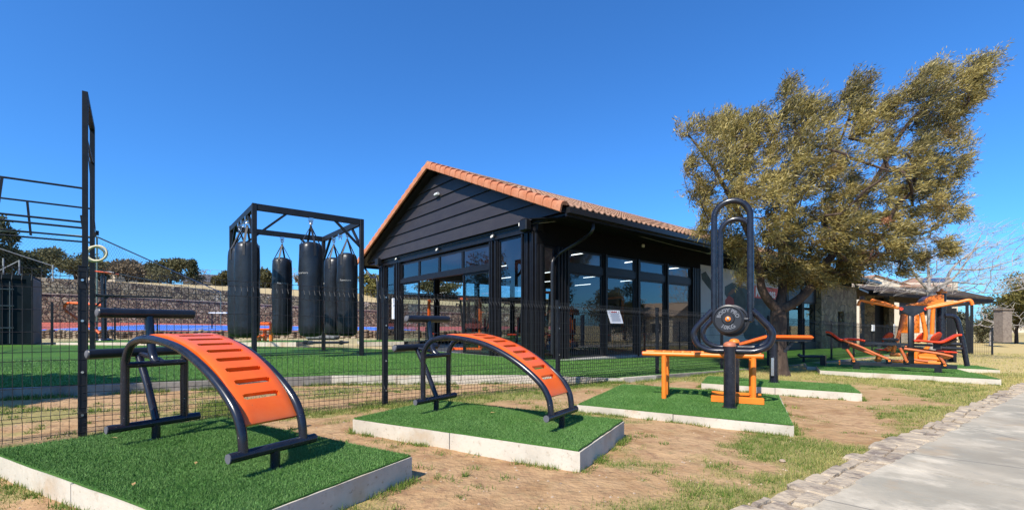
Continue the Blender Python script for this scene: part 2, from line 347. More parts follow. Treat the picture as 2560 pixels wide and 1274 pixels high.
# ------------------------------------------------------------------ low concrete pads with artificial turf
PADS = []
def pad(pts, ztop, label, nb, blade, group='turf covered concrete pads under the gym machines', joints=(2, 1, 2, 1), turf_on=True):
    c = Vector((sum(p[0] for p in pts)/4, sum(p[1] for p in pts)/4, 0)); gz = min(g(p[0], p[1]) for p in pts)-.08
    e = (Vector(pts[1])-Vector(pts[0])); root = thing('turf_pad', label, 'turf pad', (c.x, c.y, gz+.08), math.atan2(e.y, e.x), group)
    PADS.append(([tuple(p) for p in pts], ztop)); P = [Vector((p[0], p[1], 0)) for p in pts]; n = 4
    inn = [c+(p-c)*(1-.075/((p-c).length)*1.35) for p in P]
    for i in range(4):
        a, b, ai, bi = P[i], P[(i+1) % 4], inn[i], inn[(i+1) % 4]
        for k in range(joints[i]):
            j = joints[i]; f0, f1 = k/j, (k+1)/j; gp = .004/(b-a).length
            f0 += gp if k else 0; f1 -= gp if k < j-1 else 0
            q = [a.lerp(b, f0), a.lerp(b, f1), ai.lerp(bi, f1), ai.lerp(bi, f0)]; m_ = MB()
            dz = random.uniform(-.004, .004)
            m_.prism([(p.x, p.y) for p in q], gz, ztop-.012+dz); cc = sum(q, Vector())/4
            obj('kerb_block', m_, KERB, root, smooth=False)
    m_ = MB(); ed = []
    for i in range(4):
        a, b = P[i], P[(i+1) % 4]; k = 14
        for j in range(k):
            q = a.lerp(b, j/k); q = c+(q-c)*(1-.012/((q-c).length)); q += Vector((random.uniform(-.005, .005), random.uniform(-.005, .005), 0)); ed.append(q)
    m_.prism([(p.x, p.y) for p in ed], ztop-.010, ztop+.002)
    obj('turf', m_, TURF, root, smooth=False)
    bb = np.array([[p.x, p.y] for p in ed]); lo, hi = bb.min(0), bb.max(0)
    ok = []; need = nb
    X = rng.uniform(lo[0], hi[0], nb*3); Y = rng.uniform(lo[1], hi[1], nb*3); k = in_poly(X, Y, [(p.x, p.y) for p in ed]); X = X[k][:nb]; Y = Y[k][:nb]
    pk = fnoise(X*2.3, Y*2.3, 3); pts_ = np.stack([X, Y, np.full(len(X), ztop)], 1)
    np_obj('turf_pile', blades(pts_, blade*rng.uniform(.6, 1.25, len(X)), np.full(len(X), blade*.20), .9), 3, TURF, root, tint=np.clip(rng.random(len(X))*.75+pk*.6-.15, 0, 1.2))
    return root
S1 = [(-1.325, 1.996), (-.694, 3.165), (-2.82, 4.47), (-3.78, 3.28)]
pad(S1, .145, 'concrete edged turf pad nearest the camera, under the larger arched sit-up bench', 105000, .020, joints=(1, 2, 1, 2))
S2 = [(.505, 3.387), (1.10, 4.47), (-.945, 5.67), (-1.596, 4.57)]
pad(S2, .12, 'turf pad with pale kerbs under the second arched sit-up bench, ahead of the gate post', 62000, .020, joints=(1, 2, 1, 2))
S3 = [(2.888, 4.67), (3.90, 6.645), (1.92, 7.91), (.844, 5.90)]
pad(S3, .03, 'large square turf pad under the amber slatted bench with the paperclip shaped levers', 60000, .020, joints=(1, 2, 1, 2))
S4 = [(5.52, 7.19), (6.08, 8.19), (4.11, 9.60), (3.53, 8.50)]
pad(S4, -.02, 'narrow turf pad between the lever machine and the big leaning tree', 22000, .022, joints=(1, 2, 1, 2))
S5 = [(10.45, 9.74), (11.15, 11.0), (8.6, 12.9), (7.9, 11.7)]
pad(S5, -.10, 'turf pad under the double seat pull down machine beside the path', 22000, .022, joints=(1, 3, 1, 3))
S6 = [(11.4, 11.27), (12.1, 12.4), (9.3, 14.5), (8.6, 13.3)]
pad(S6, -.14, 'turf pad under the machine with amber hood, second row behind the pull down machine', 12000, .022, joints=(1, 2, 1, 2))
S7 = [(13.7, 12.8), (14.4, 14.1), (12.2, 15.7), (11.3, 14.4)]
pad(S7, -.20, 'farthest turf pad, its white kerb end showing in the yellow grass', 8000, .022, joints=(1, 2, 1, 2))
# ------------------------------------------------------------------ grass tufts
def keep(x, y):
    s = U.x*x+U.y*y; t = V.x*x+V.y*y; k = t > tpath(s)+.0
    for P, z in PADS: k &= ~in_poly(x, y, P)
    k &= t < np.interp(s, KS, KT)-.05
    return k
def gz_of(x, y):
    s = U.x*x+U.y*y; return -.017*np.clip(s, 0, 45)+(fnoise(x*1.7, y*1.7, 4)-.5)*.035*np.clip((V.x*x+V.y*y-tpath(s))/.5, 0, 1)-.004
def scatter(n, box, mult, seed):
    r = np.random.default_rng(seed); x = r.uniform(box[0], box[1], n); y = r.uniform(box[2], box[3], n)
    d = dens(x, y); k = (r.random(n) < d*mult) & keep(x, y) & (np.abs(x) < 1.35*y+1.5); return x[k], y[k], d[k]
GR = mat('living_grass', (.115, .185, .030), .7, var=[('tint', (.52, .44, .16), .35, .95, 'attr')], trans=.25, spec=.2)
V_all = []; T_all = []
for n, box, mult, tuft, h, wd, sp, seed in ((46000, (-4, 5, 1.2, 6.5), .75, 9, .038, .0048, .028, 1), (60000, (-9, 16, 5.5, 13), .55, 7, .048, .0080, .05, 2), (16000, (6, 34, 9, 28), .5, 5, .06, .016, .11, 3)):
    x, y, d = scatter(n, box, mult, seed); k = len(x); hh = np.repeat(h*(.45+.9*d)*rng.uniform(.5, 1.3, k), tuft); X = np.repeat(x, tuft)+rng.normal(0, sp, k*tuft); Y = np.repeat(y, tuft)+rng.normal(0, sp, k*tuft)
    q = keep(X, Y); X, Y, hh = X[q], Y[q], hh[q]; P = np.stack([X, Y, gz_of(X, Y)], 1)
    s_ = U.x*X+U.y*Y; t_ = V.x*X+V.y*Y; dry = fnoise(X*.9+5, Y*.9+90, 3)*.9+np.clip((s_-8)/9, 0, .45)+.28*np.exp(-np.clip(t_-tpath(s_), 0, 9)/.25)
    V_all.append(blades(P, hh*rng.uniform(.6, 1.2, len(X)), wd*rng.uniform(.6, 1.2, len(X)), 1.1)); T_all.append(np.clip(dry-.12+rng.normal(0, .25, len(X)), 0, 1))
# denser, taller tufts hugging kerbs and posts
rows = []
def along(a, b, n, sd, h, sel=.5):
    f = rng.random(n); f = f[fnoise(f*9+sd*10, f*0+a[0], 2) > sel]; rows.append((a[0]+(b[0]-a[0])*f, a[1]+(b[1]-a[1])*f, np.full(len(f), h), sd))
for P in (S1, S2, S3, S4, S5):
    for i in range(4):
        a, b = Vector(P[i]), Vector(P[(i+1) % 4]); nrm = Vector(((b-a).y, -(b-a).x)).normalized()*.035
        along(a+nrm, b+nrm, 170, .030, .055, .52)
for s0, s1 in ((-2, 9), (9, 20)): along(ST(s0, 5.78), ST(s1, 5.75), 900, .10, .06, .40)
for i in range(1, 6):
    a, b = ST(KS[i-1] if i > 1 else -4, KT[i-1]-.12), ST(KS[i], KT[i]-.12); along(a, b, 420, .08, .09, .45)
for x, y, h, sd in rows:
    tuft = 9; X = np.repeat(x, tuft)+rng.normal(0, sd, len(x)*tuft); Y = np.repeat(y, tuft)+rng.normal(0, sd*.6, len(x)*tuft); q = keep(X, Y); X, Y = X[q], Y[q]
    dist = np.hypot(X, Y); V_all.append(blades(np.stack([X, Y, gz_of(X, Y)], 1), np.repeat(h, tuft)[q]*rng.uniform(.3, 1.2, len(X)), .0040+.0007*dist, 1.1)); T_all.append(np.clip(rng.normal(.25, .3, len(X)), 0, 1))
nT = 1500; y = 1.7+rng.random(nT)**1.2*8; x = rng.uniform(-1.12, 1.12, nT)*y; d = dens(x, y); k = keep(x, y) & (rng.random(nT) < .25+d*.9); x, y = x[k], y[k]; tuft = 34
rs = rng.uniform(.02, .055, len(x)); X = np.repeat(x, tuft)+rng.normal(0, 1, len(x)*tuft)*np.repeat(rs, tuft); Y = np.repeat(y, tuft)+rng.normal(0, 1, len(x)*tuft)*np.repeat(rs, tuft)*.8; q = keep(X, Y); hh = np.repeat(rng.uniform(.022, .065, len(x)), tuft)[q]; ct = np.repeat(rng.normal(.12, .25, len(x)), tuft)[q]; X, Y = X[q], Y[q]
V_all.append(blades(np.stack([X, Y, gz_of(X, Y)], 1), hh*rng.uniform(.5, 1.2, len(X)), .0036+.0009*Y, 1.2)); T_all.append(np.clip(ct+rng.normal(0, .15, len(X)), 0, 1))
o = np_obj('grass', np.concatenate(V_all), 3, GR, tint=np.concatenate(T_all)); tag(o, 'sparse green and straw coloured grass tufts on the bare soil', 'grass'); o['kind'] = 'stuff'
# small pebbles and leaf litter
mb = MB()
for _ in range(1500):
    y = 1.6+random.random()**1.6*9; x = random.uniform(-1.1, 1.1)*y
    if not bool(keep(np.array([x]), np.array([y]))[0]): continue
    z = float(gz_of(np.array([x]), np.array([y]))[0])+.004; r = random.uniform(.003, .010)*(1+y*.08)
    mb.add([(x-r, y, z), (x, y-r*.8, z), (x+r*1.2, y, z), (x, y+r, z), (x, y, z+r*.9)], [(0, 1, 4), (1, 2, 4), (2, 3, 4), (3, 0, 4)])
PEB = mat('pebble', (.34, .25, .17), .9, var=[(3, (.46, .36, .26), .5, .6), (5, (.18, .12, .08), .55, .7)])
o = obj('pebbles', mb, PEB, smooth=False, fix=False); tag(o, 'loose grit and small pebbles scattered over the bare soil', 'pebbles'); o['kind'] = 'stuff'
for k, (px, py, Y, lab) in enumerate([(1956, 1138, 3.72, 'pale stone lying in the bare soil between the tufts'), (2124, 1126, 3.8, 'pale stone at the grass border beside the path stones')]):
    c = at(px, py, Y); c.z = g(c.x, c.y)+.01; mb = MB()
    mb.lathe(c, [(.016, -.01), (.026, .003), (.02, .014), (.006, .018)], 7); tag(obj('stone', mb, PEB), lab, 'stone', 'loose pale stones')
# two dry leaves drifted against nothing on the near pads
LEAF = mat('dry_leaf', (.55, .33, .14), .8)
for px, py, z, lab in ((287, 1094, .150, 'dry curled leaf on the near turf pad beside the rear foot'), (490, 1157, .150, 'dry leaf fragment on the near turf pad in front of the bench'), (335, 1210, .150, 'dry leaf on the near turf pad close to its left kerb'), (1231, 1031, .125, 'pale dry leaf lying on the second turf pad')):
    Y = (CAMZ-z)*FPX/(py-HY); c = at(px, py, Y); mb = MB(); a = random.random()*3; X = Vector((math.cos(a), math.sin(a), 0)); W = Vector((-X.y, X.x, 0))
    mb.slab([c-X*.03, c-X*.008+W*.009+Vector((0, 0, .008)), c+X*.03+Vector((0, 0, .004)), c-W*.009+Vector((0, 0, .006))], (0, 0, .0015)); tag(obj('dry_leaf', mb, LEAF), lab, 'leaf', 'dry leaves on the turf')
# ------------------------------------------------------------------ artificial lawn and its kerb
poly = [ST(a, b) for a, b in zip(KS, KT)]
lawn_poly = [(p.x, p.y) for p in poly]+[(ST(40, 9.6).x, ST(40, 9.6).y), (ST(9.5, 9.6).x, ST(9.5, 9.6).y), (ST(9.5, 13.2).x, 16.7), (-34, 16.7)]
xs = np.arange(-34, 31, .25); ys = np.arange(3.5, 31, .25); mb = MB(); idx = {}
def lv(x, y):
    k = (round(x, 3), round(y, 3))
    if k not in idx: idx[k] = len(mb.v); mb.v.append(Vector((x, y, T(x, y))))
    return idx[k]
# strips along the kerb line in (s, t): clean front edge
ss = []
for a, b in zip(KS[:-1], KS[1:]): ss += list(np.linspace(a, b, max(2, int((b-a)/.5)), endpoint=False))
ss.append(KS[-1]); grid = []
for s in ss:
    k0 = lerp_tab(s, KS, KT); x0, y0 = ST(s, k0).xy; tb = 10.2 if s > 9.5 else (16.7-U.y*s)/V.y
    tb = max(tb, k0+1) if s <= 9.5 else tb
    grid.append([ST(s, k0+(tb-k0)*f) for f in (0, .01, .08, .16, .25, .35, .5, .7, 1)])
m_ = len(grid[0]); vs = [Vector((p.x, p.y, T(p.x, p.y))) for r_ in grid for p in r_]
mb = MB(); mb.add(vs, [(i*m_+j, (i+1)*m_+j, (i+1)*m_+j+1, i*m_+j+1) for i in range(len(grid)-1) for j in range(m_-1)])
o = obj('lawn', mb, LAWN, fix=False); struct(o)
nb = 90000; f = rng.random(nb); s = -4+f*18; k0 = np.interp(s, KS, KT); t = k0+rng.random(nb)**1.3*4.0; x = U.x*s+V.x*t; y = U.y*s+V.y*t; k = (y < 16.5) & ~((s > 8.4) & (t > 9.0)); x, y, s, t = x[k], y[k], s[k], t[k]
z = np.interp(s, KS, KZ)+np.clip(.05*(t-np.interp(s, KS, KT)), 0, .16); hh = .022*rng.uniform(.6, 1.3, len(x))
o = np_obj('lawn_pile', blades(np.stack([x, y, z], 1), hh, np.full(len(x), .010), .9), 3, TURF, tint=np.clip(rng.random(len(x))*1.0, 0, 1.2)); tag(o, 'upright green fibres of the artificial lawn behind the fence', 'artificial grass'); o['kind'] = 'stuff'
# kerbs round the lawn
kroot = thing('lawn_kerb', 'long concrete kerb retaining the artificial lawn behind the mesh fence', 'kerb', ST(3, 8.6, -.05))
cum = []; mbs = {}
pts = [ST(a, b, c) for a, b, c in zip(KS, KT, KZ)]
for i in range(len(pts)-1):
    a, b = pts[i], pts[i+1]; L_ = (b-a).length; n = max(1, int(L_/1.15)); d = (b-a).normalized(); nr = Vector((d.y, -d.x, 0)).normalized()
    for j in range(n):
        p, q = a.lerp(b, j/n), a.lerp(b, (j+1)/n-.006/L_*n*.5); sm = KS[i]+(KS[i+1]-KS[i])*(j+.5)/n
        mm = KERBOLD if sm < 2.6 else (KERB if sm < 9 else KERBOLD); top = .0 if sm < 7.5 else .012
        m2 = MB(); off = nr*(.09+random.uniform(-.006, .006)); i2 = -nr*.03
        quad = [p+off, q+off, q+i2, p+i2]
        zt = [p.z-.006+top, q.z-.006+top, q.z-.006+top, p.z-.006+top]
        lowz = min(g(p.x, p.y), g(q.x, q.y))-.15
        vv = [Vector((v.x, v.y, lowz)) for v in quad]+[Vector((v.x, v.y, zz)) for v, zz in zip(quad, zt)]
        m2.add(vv, [(3, 2, 1, 0), (4, 5, 6, 7), (0, 1, 5, 4), (1, 2, 6, 5), (2, 3, 7, 6), (3, 0, 4, 7)]); obj('kerb_block', m2, mm, kroot, smooth=False)
# ------------------------------------------------------------------ arched sit-up bench
Fb1 = Vector((-2.826, 3.62, .147)); Fb1e = Vector((-1.50, 2.88, 0)); Fb2 = Vector((-.823, 4.954, .122)); Fb2e = Vector((.388, 4.155, 0))
r1 = math.atan2(Fb1e.y-Fb1.y, Fb1e.x-Fb1.x); r2 = math.atan2(Fb2e.y-Fb2.y, Fb2e.x-Fb2.x)
PROF = [(0, .14), (0, .55), (.03, .68), (.12, .765), (.27, .80), (.45, .80), (.80, .745), (1.14, .606), (1.40, .43), (1.50, .29), (1.525, .14)]
def situp(loc, rot, label):
    root = thing('sit_up_bench', label, 'sit-up bench', loc, rot, 'arched sit-up benches'); M = FRAME[root.name]
    for sd in (-.2, .2):
        m_ = MB(M); m_.tube(crm([(x, sd, z) for x, z in PROF], 7), .0275, 14); obj('side_tube', m_, BLKG, root)
    for x, hw in ((0, .31), (1.525, .285)):
        m_ = MB(M); m_.tube([(x, -hw, .132), (x, hw, .132)], .031, 16); b = obj('base_bar', m_, BLKG, root)
        for e in (-1, 1):
            m_ = MB(M); m_.tube([(x, e*hw, .132), (x, e*(hw+.006), .132)], .0285, 16); obj('end_cap', m_, RUB, b)
        m_ = MB(M); m_.cyl((x, 0, -.01), (x, 0, .13), .029, 14); m_.lathe((x, 0, -.008), [(.045, 0), (.045, .012), (.03, .014)], 14); obj('foot', m_, BLKG, root)
    m_ = MB(M); m_.tube([(.012, -.2, .60), (.012, .2, .60)], .024, 12); obj('cross_bar', m_, BLKG, root)
    m_ = MB(M); m_.tube([(.25, -.2, .785), (.25, .2, .785)], .02, 12); obj('cross_bar', m_, BLKG, root)
    m_ = MB(M); m_.tube(crm([(0, 0, .15), (-.14, 0, .42), (-.29, 0, .655), (-.30, 0, .69)], 5), .027, 12); obj('strut', m_, BLKG, root)
    m_ = MB(M); m_.tube(crm([(-.30, 0, .67), (-.20, .02, .655), (-.03, .04, .62), (.012, .05, .60)], 5), .02, 10); m_.tube(crm([(.012, 0, .60), (-.05, 0, .66), (-.09, 0, .80), (-.112, 0, .97)], 5), .030, 12); obj('post', m_, BLKG, root)
    for x, z in ((-.116, .995), (-.30, .68)):
        m_ = MB(M); m_.tube([(x, -.325, z), (x, -.32, z), (x, .32, z), (x, .325, z)], [.032, .037, .037, .032], 20); ro = obj('roller', m_, BLK, root)
        for e in (-1, 1):
            m_ = MB(M); m_.lathe((x, e*.325, z), [(.031, 0), (.028, .006), (.015, .011), (.002, .012)], 16, (Vector((1, 0, 0)), Vector((0, 0, 1)), Vector((0, e, 0)))); obj('end_cap', m_, RUB, ro)
    # slotted board
    cl = crm([(.22, .822), (.36, .838), (.55, .836), (.80, .785), (1.00, .715), (1.20, .608), (1.34, .50), (1.43, .405), (1.50, .305)] and [(a, 0, b) for a, b in [(.22, .822), (.36, .838), (.55, .836), (.80, .785), (1.00, .715), (1.20, .608), (1.34, .50), (1.43, .405), (1.50, .305)]], 12)
    acc = [0]
    for a, b in zip(cl[:-1], cl[1:]): acc.append(acc[-1]+(b-a).length)
    tot = acc[-1]; ax = np.array([p.x for p in cl]); az = np.array([p.z for p in cl]); ac = np.array(acc)
    def cp(l):
        l = min(max(l, 0), tot); x, z = np.interp(l, ac, ax), np.interp(l, ac, az); e = .004; x2, z2 = np.interp(min(l+e, tot), ac, ax), np.interp(min(l+e, tot), ac, az); x1, z1 = np.interp(max(l-e, 0), ac, ax), np.interp(max(l-e, 0), ac, az)
        d = Vector((x2-x1, 0, z2-z1)).normalized(); return Vector((x, 0, z)), Vector((-d.z, 0, d.x))
    sl = []; l = .12
    for i in range(10): sl.append((l, l+.044)); l += .125
    segs = [0]
    for a, b in sl: segs += [a-.04, a, a+.006, b-.006, b]
    segs += [sl[-1][1]+.05, tot-.02, tot]; segs = [x for x in segs if x <= tot]; W = .176
    cols = [-W, -W+.01, -.118, -.108, .108, .118, W-.01, W]; th = .034
    def slot(i, j):
        mid = (segs[i]+segs[i+1])/2; cm = (cols[j]+cols[j+1])/2
        for a, b in sl:
            if a < mid < b:
                if abs(cm) < .108: return True
                if abs(cm) < .118: return a+.006 < mid < b-.006
        return False
    m_ = MB(M); nS, nC = len(segs), len(cols); vt = {}
    def vid(i, j, k):
        if (i, j, k) not in vt:
            p, n = cp(segs[i]); dz = (-.006 if (j in (0, nC-1) or i in (0, nS-1)) else 0) if k else 0
            q = p+n*((0 if k else -th)+dz); vt[(i, j, k)] = len(m_.v); m_.v.append(m_.P((q.x, cols[j], q.z)))
        return vt[(i, j, k)]
    def fc(*a): m_.f.append(list(a)); m_.mi.append(0)
    for i in range(nS-1):
        for j in range(nC-1):
            if slot(i, j): continue
            fc(vid(i, j, 1), vid(i+1, j, 1), vid(i+1, j+1, 1), vid(i, j+1, 1)); fc(vid(i, j, 0), vid(i, j+1, 0), vid(i+1, j+1, 0), vid(i+1, j, 0))
            if i == 0 or slot(i-1, j): fc(vid(i, j, 0), vid(i, j, 1), vid(i, j+1, 1), vid(i, j+1, 0))
            if i == nS-2 or slot(i+1, j): fc(vid(i+1, j, 0), vid(i+1, j+1, 0), vid(i+1, j+1, 1), vid(i+1, j, 1))
            if j == 0 or slot(i, j-1): fc(vid(i, j, 0), vid(i+1, j, 0), vid(i+1, j, 1), vid(i, j, 1))
            if j == nC-2 or slot(i, j+1): fc(vid(i, j+1, 0), vid(i, j+1, 1), vid(i+1, j+1, 1), vid(i+1, j+1, 0))
    obj('slatted_board', m_, ORG, root, angle=50)
    return root
bench = situp(Fb1, r1, 'larger arched sit-up bench with orange slotted board on the nearest turf pad')
copy_tree(bench, Fb2, r2, 'smaller looking orange arched sit-up bench on the second pad, right of the gate post')
# ------------------------------------------------------------------ welded mesh fence
WIRE = mat('fence_wire', (.012, .013, .015), .55, spec=.3)
FH = 1.575; FT = 5.88
froot = thing('mesh_fence', 'black welded mesh fence with folded top edge running past the clubhouse', 'fence', ST(9, FT, -.15))
def fence_run(a, b, name='mesh_panel', sp=.06, r=.0021, rv=None, dense=False):
    """a, b: post foot points (Vector); wires with V folds"""
    d = (b-a); L_ = Vector((d.x, d.y, 0)).length; n = int(L_/sp); X = Vector((d.x, d.y, 0)).normalized(); N = Vector((X.y, -X.x, 0))
    prof = [(.03, 0), (.20, 0), (.245, .035), (.29, 0), (1.40, 0), (1.455, .04), (1.51, 0), (FH, 0)]
    m_ = MB()
    for i in range(n+1):
        p = a.lerp(b, (i+.5)/(n+1)); m_.tube([p+Vector((0, 0, z))+N*o for z, o in prof], r, 3, cap=False)
    hz = [(.06, 0), (.20, 0), (.245, .035), (.29, 0), (.74, 0), (.82, 0), (1.2, 0), (1.40, 0), (1.51, 0), (FH-.01, 0), (.5, 0), (1.0, 0)]
    if dense: hz += [(.10, 0), (.15, 0), (.36, 0), (.43, 0)]
    for z, o in hz: m_.tube([a+Vector((0, 0, z))+N*(o-.004), b+Vector((0, 0, z))+N*(o-.004)], r*1.15, 3, cap=False)
    obj(name, m_, WIRE, froot, smooth=False, fix=False)
posts = [-3.45, -.36, 2.64, 5.98, 9.2, 12.3, 15.4, 18.5, 21.6, 24.7, 27.8, 30.9, 34.0, 36.6]
def fence_post(p, h=FH+.03, w=.06):
    m_ = MB(); m_.box(p+Vector((0, 0, h/2-.1)), (w, w, h+.2), (U, V, Vector((0, 0, 1))), .004); m_.box(p+Vector((0, 0, h+.006)), (w+.006, w+.006, .012), (U, V, Vector((0, 0, 1))))
    o_ = obj('post', m_, STEEL, froot); m_ = MB()
    for z in (.22, .62, 1.10, 1.48): m_.cyl(p+Vector((0, 0, z))-V*(w/2), p+Vector((0, 0, z))-V*(w/2+.014), .011, 8)
    obj('bolt', m_, CHR, o_)
for i, s in enumerate(posts):
    p = ST(s, FT); p.z = g(p.x, p.y)-.01; fence_post(p)
    if i: q = ST(posts[i-1], FT); q.z = g(q.x, q.y)-.01; far_ = s > 16; fence_run(q-V*.035, p-V*.035, sp=.06 if not far_ else .075, r=.0027 if s < 7 else (.0044 if not far_ else .0050), dense=(0 < s < 16))
q = ST(36.6, FT); q.z = g(q.x, q.y)
for t in (4.15, 2.4): p = ST(36.6, t); p.z = g(p.x, p.y)-.05; fence_post(p, w=.08); fence_run(q, p, sp=.09, r=.004); q = p
# gate latch and notice
pl = Plane(ST(0, FT-.06), U); c = pl.at(983, 757); m_ = MB(); m_.box(c, (.03, .03, .13), (U, V, Vector((0, 0, 1))), .004); m_.cyl(c+Vector((0, 0, -.02))-V*.015, c+Vector((0, 0, -.02))-V*.03, .008, 8); m_.box(c+Vector((0, 0, -.14)), (.02, .05, .16), (U, V, Vector((0, 0, 1))), .004)
tag(obj('gate_latch', m_, WHT), 'small white latch fixed beside the gate post of the mesh fence', 'latch')
A, B, C, D = pl.at(1517, 775), pl.at(1549, 775.5), pl.at(1558.5, 808), pl.at(1527, 807.5)
nroot = thing('notice_board', 'tilted white printed notice hanging on the mesh fence', 'notice', (A+B+C+D)/4-Vector((0, 0, .15)))
m_ = MB(); m_.slab([A, B, C, D], V*.006); obj('board', m_, mat('white_sign', (.78, .79, .80), .5), nroot)
ex = (B-A).normalized(); ey = (D-A).normalized(); W_ = (B-A).length; H_ = (D-A).length; INK = mat('grey_ink', (.22, .23, .26), .6); m_ = MB(); z0 = -V*.002
for k in range(9):
    w0 = W_*random.uniform(.55, .82); c0 = A+ex*(W_*.5-w0/2)+ey*(H_*(.27+k*.068)); m_.slab([c0+z0, c0+ex*w0+z0, c0+ex*w0+ey*H_*.018+z0, c0+ey*H_*.018+z0], -V*.001)
obj('small_print', m_, INK, nroot, smooth=False)
m_ = MB(); c0 = A+ex*W_*.3+ey*H_*.10; m_.slab([c0+z0, c0+ex*W_*.42+z0, c0+ex*W_*.42+ey*H_*.07+z0, c0+ey*H_*.07+z0], -V*.001); obj('heading', m_, mat('sign_red', (.6, .04, .03), .5), nroot, smooth=False)
# ------------------------------------------------------------------ clubhouse
BLD = mat('black_painted_board', (.026, .021, .023), .55, var=[(1.5, (.036, .030, .030), .4, .7), (9, (.020, .017, .018), .5, .8)], bump=[(50, .15, .003)], stretch=(1, 1, 2.5))
FRM = mat('black_window_frame', (.007, .007, .009), .4, var=[(6, (.012, .012, .014), .4, .7)], spec=.35)
TILE = mat('terracotta_tile', (.31, .165, .095), .85, var=[(1.4, (.40, .235, .145), .4, .65), (7, (.24, .12, .075), .52, .7), (26, (.50, .34, .23), .64, .78)], bump=[(30, .4, .01)])
TILE2 = mat('verge_terracotta', (.44, .145, .06), .8, var=[(2.5, (.52, .21, .105), .4, .65), (12, (.30, .10, .05), .55, .75)], bump=[(40, .3, .006)])
FLOORM = mat('dark_gym_floor', (.05, .05, .05), .6)
ROCK = mat('clad_stone', (.20, .15, .095), .9, var=[(2.6, (.36, .27, .17), .15, .9, 'cell'), (2.3, (.20, .13, .09), .70, .95, 'cell'), (13, (.16, .11, .08), .58, .78), (2.6, (.10, .08, .06), .045, .0, 'edge')], bump=[(2.6, .9, .05, 'edge'), (16, .5, .02)])
S0, T0, S1_, T1, RT, SE, TE_R, TE_L = 8.52, 9.13, 38.0, 19.5, 14.3, 38.5, 7.73, 20.87
HT = 3.88; EZ, RZ = 3.95, 6.73; SL = (RZ-EZ)/(RT-TE_R); SF = 8.0
def roofz(t): return RZ-SL*abs(t-RT)
club = thing('clubhouse', 'long black glazed clubhouse with terracotta tiled gable roof behind the fence', 'building', ST(20, 14.3, -.3), math.atan2(U.y, U.x))
UP = Vector((0, 0, 1)); AX = (U, V, UP)
def sbox(m_, s0, s1, t0, t1, z0, z1, bev=0): m_.box(ST((s0+s1)/2, (t0+t1)/2, (z0+z1)/2), (abs(s1-s0), abs(t1-t0), abs(z1-z0)), AX, bev); return m_
def tsurf(z): return z
# floor and plinth
m_ = sbox(MB(), S0+.02, 37.9, T0+.02, T1-.02, -.9, .105); obj('floor_slab', m_, FLOORM, club, smooth=False)
APR = mat('apron_concrete', (.34, .33, .31), .85, var=[(2, (.24, .23, .22), .4, .7), (20, (.42, .40, .37), .6, .75)], bump=[(30, .2, .005)])
m_ = MB()
for s0, s1, z in ((8.1, 12.3, .075), (12.31, 17, .0), (17.01, 24, -.10)): sbox(m_, s0, s1, T0-.35, T0+.0, -.8, z)
sbox(m_, 8.1, 8.5, T0+.005, T1+.3, -.6, .105); obj('apron', m_, APR, club, smooth=False)
m_ = sbox(MB(), S0+.25, 37.8, T0+.2, T1-.2, 3.86, 3.90); obj('ceiling', m_, FRM, club, smooth=False)
# gable boards, overlapping like clapboard
m_ = MB(); z = 3.9; k = 0; th_ = .045
while z < RZ-.5:
    z1 = z+.42; sf = 8.40
    def edge(zz): w_ = (RZ-.17-zz)/SL; return RT-w_, RT+w_
    a0, a1 = edge(z); b0, b1 = edge(min(z1, RZ-.2)); a0 = max(a0, TE_R+.15); a1 = min(a1, TE_L-.15); z1c = min(z1, RZ-.2)
    p = [ST(sf-th_, a0, z+.012), ST(sf-th_, a1, z+.012), ST(sf, b1, z1c), ST(sf, b0, z1c)]
    q = [v+U*.03 for v in p]; m_.add(p+q, [(0, 1, 2, 3), (7, 6, 5, 4), (0, 4, 5, 1), (1, 5, 6, 2), (2, 6, 7, 3), (3, 7, 4, 0)]); z = z1
obj('gable_boards', m_, BLD, club, smooth=False)
m_ = MB(); m_.slab([ST(8.46, TE_R+.2, 3.84), ST(8.46, TE_L-.2, 3.84), ST(8.46, RT, RZ-.22)], U*.10); obj('gable_wall', m_, FRM, club, smooth=False)
# roof: overlapping rows of S tiles
def roof_side(sgn, name, s0=SF+.12, s1=SE):
    rows = 25; te = TE_R if sgn < 0 else TE_L; run = abs(te-RT); m_ = MB(); per = .235; nt_ = int((s1-s0)/per); seg = 6
    for r_ in range(rows):
        d0 = run*r_/rows; d1 = run*(r_+1)/rows+.04
        vs = []
        for i in range(nt_*seg+1):
            s = s0+per*i/seg; ph = (i % seg)/seg; hgt = .038*math.sin(ph*2*math.pi)+(.012 if ph > .5 else 0); jz = .006*math.sin(r_*7.1+int(i/seg)*3.3)
            for d, lift in ((d0, -.02), (d1, .030)):
                t = RT+sgn*d; vs.append(ST(s, t, RZ-SL*d+hgt+lift+.03+jz))
            t = RT+sgn*d1; vs.append(ST(s, t, RZ-SL*d1+hgt-.006+.03+jz))
        n = nt_*seg; m_.add(vs, [(3*i, 3*i+1, 3*i+4, 3*i+3) for i in range(n)]+[(3*i+1, 3*i+2, 3*i+5, 3*i+4) for i in range(n)])
    obj(name, m_, TILE, club, smooth=True, fix=False, angle=60)
roof_side(-1, 'roof_tiles'); roof_side(1, 'roof_tiles')
m_ = MB()
for sgn in (-1, 1):
    te = TE_R if sgn < 0 else TE_L; e = te+(.03 if sgn < 0 else -.03)
    p = [ST(SF+.12, RT, RZ-.03), ST(SE, RT, RZ-.03), ST(SE, e, roofz(te)-.03), ST(SF+.12, e, roofz(te)-.03)]; m_.slab(p, (0, 0, -.12))
obj('roof_deck', m_, FRM, club, smooth=False)
m_ = MB(); s = SF
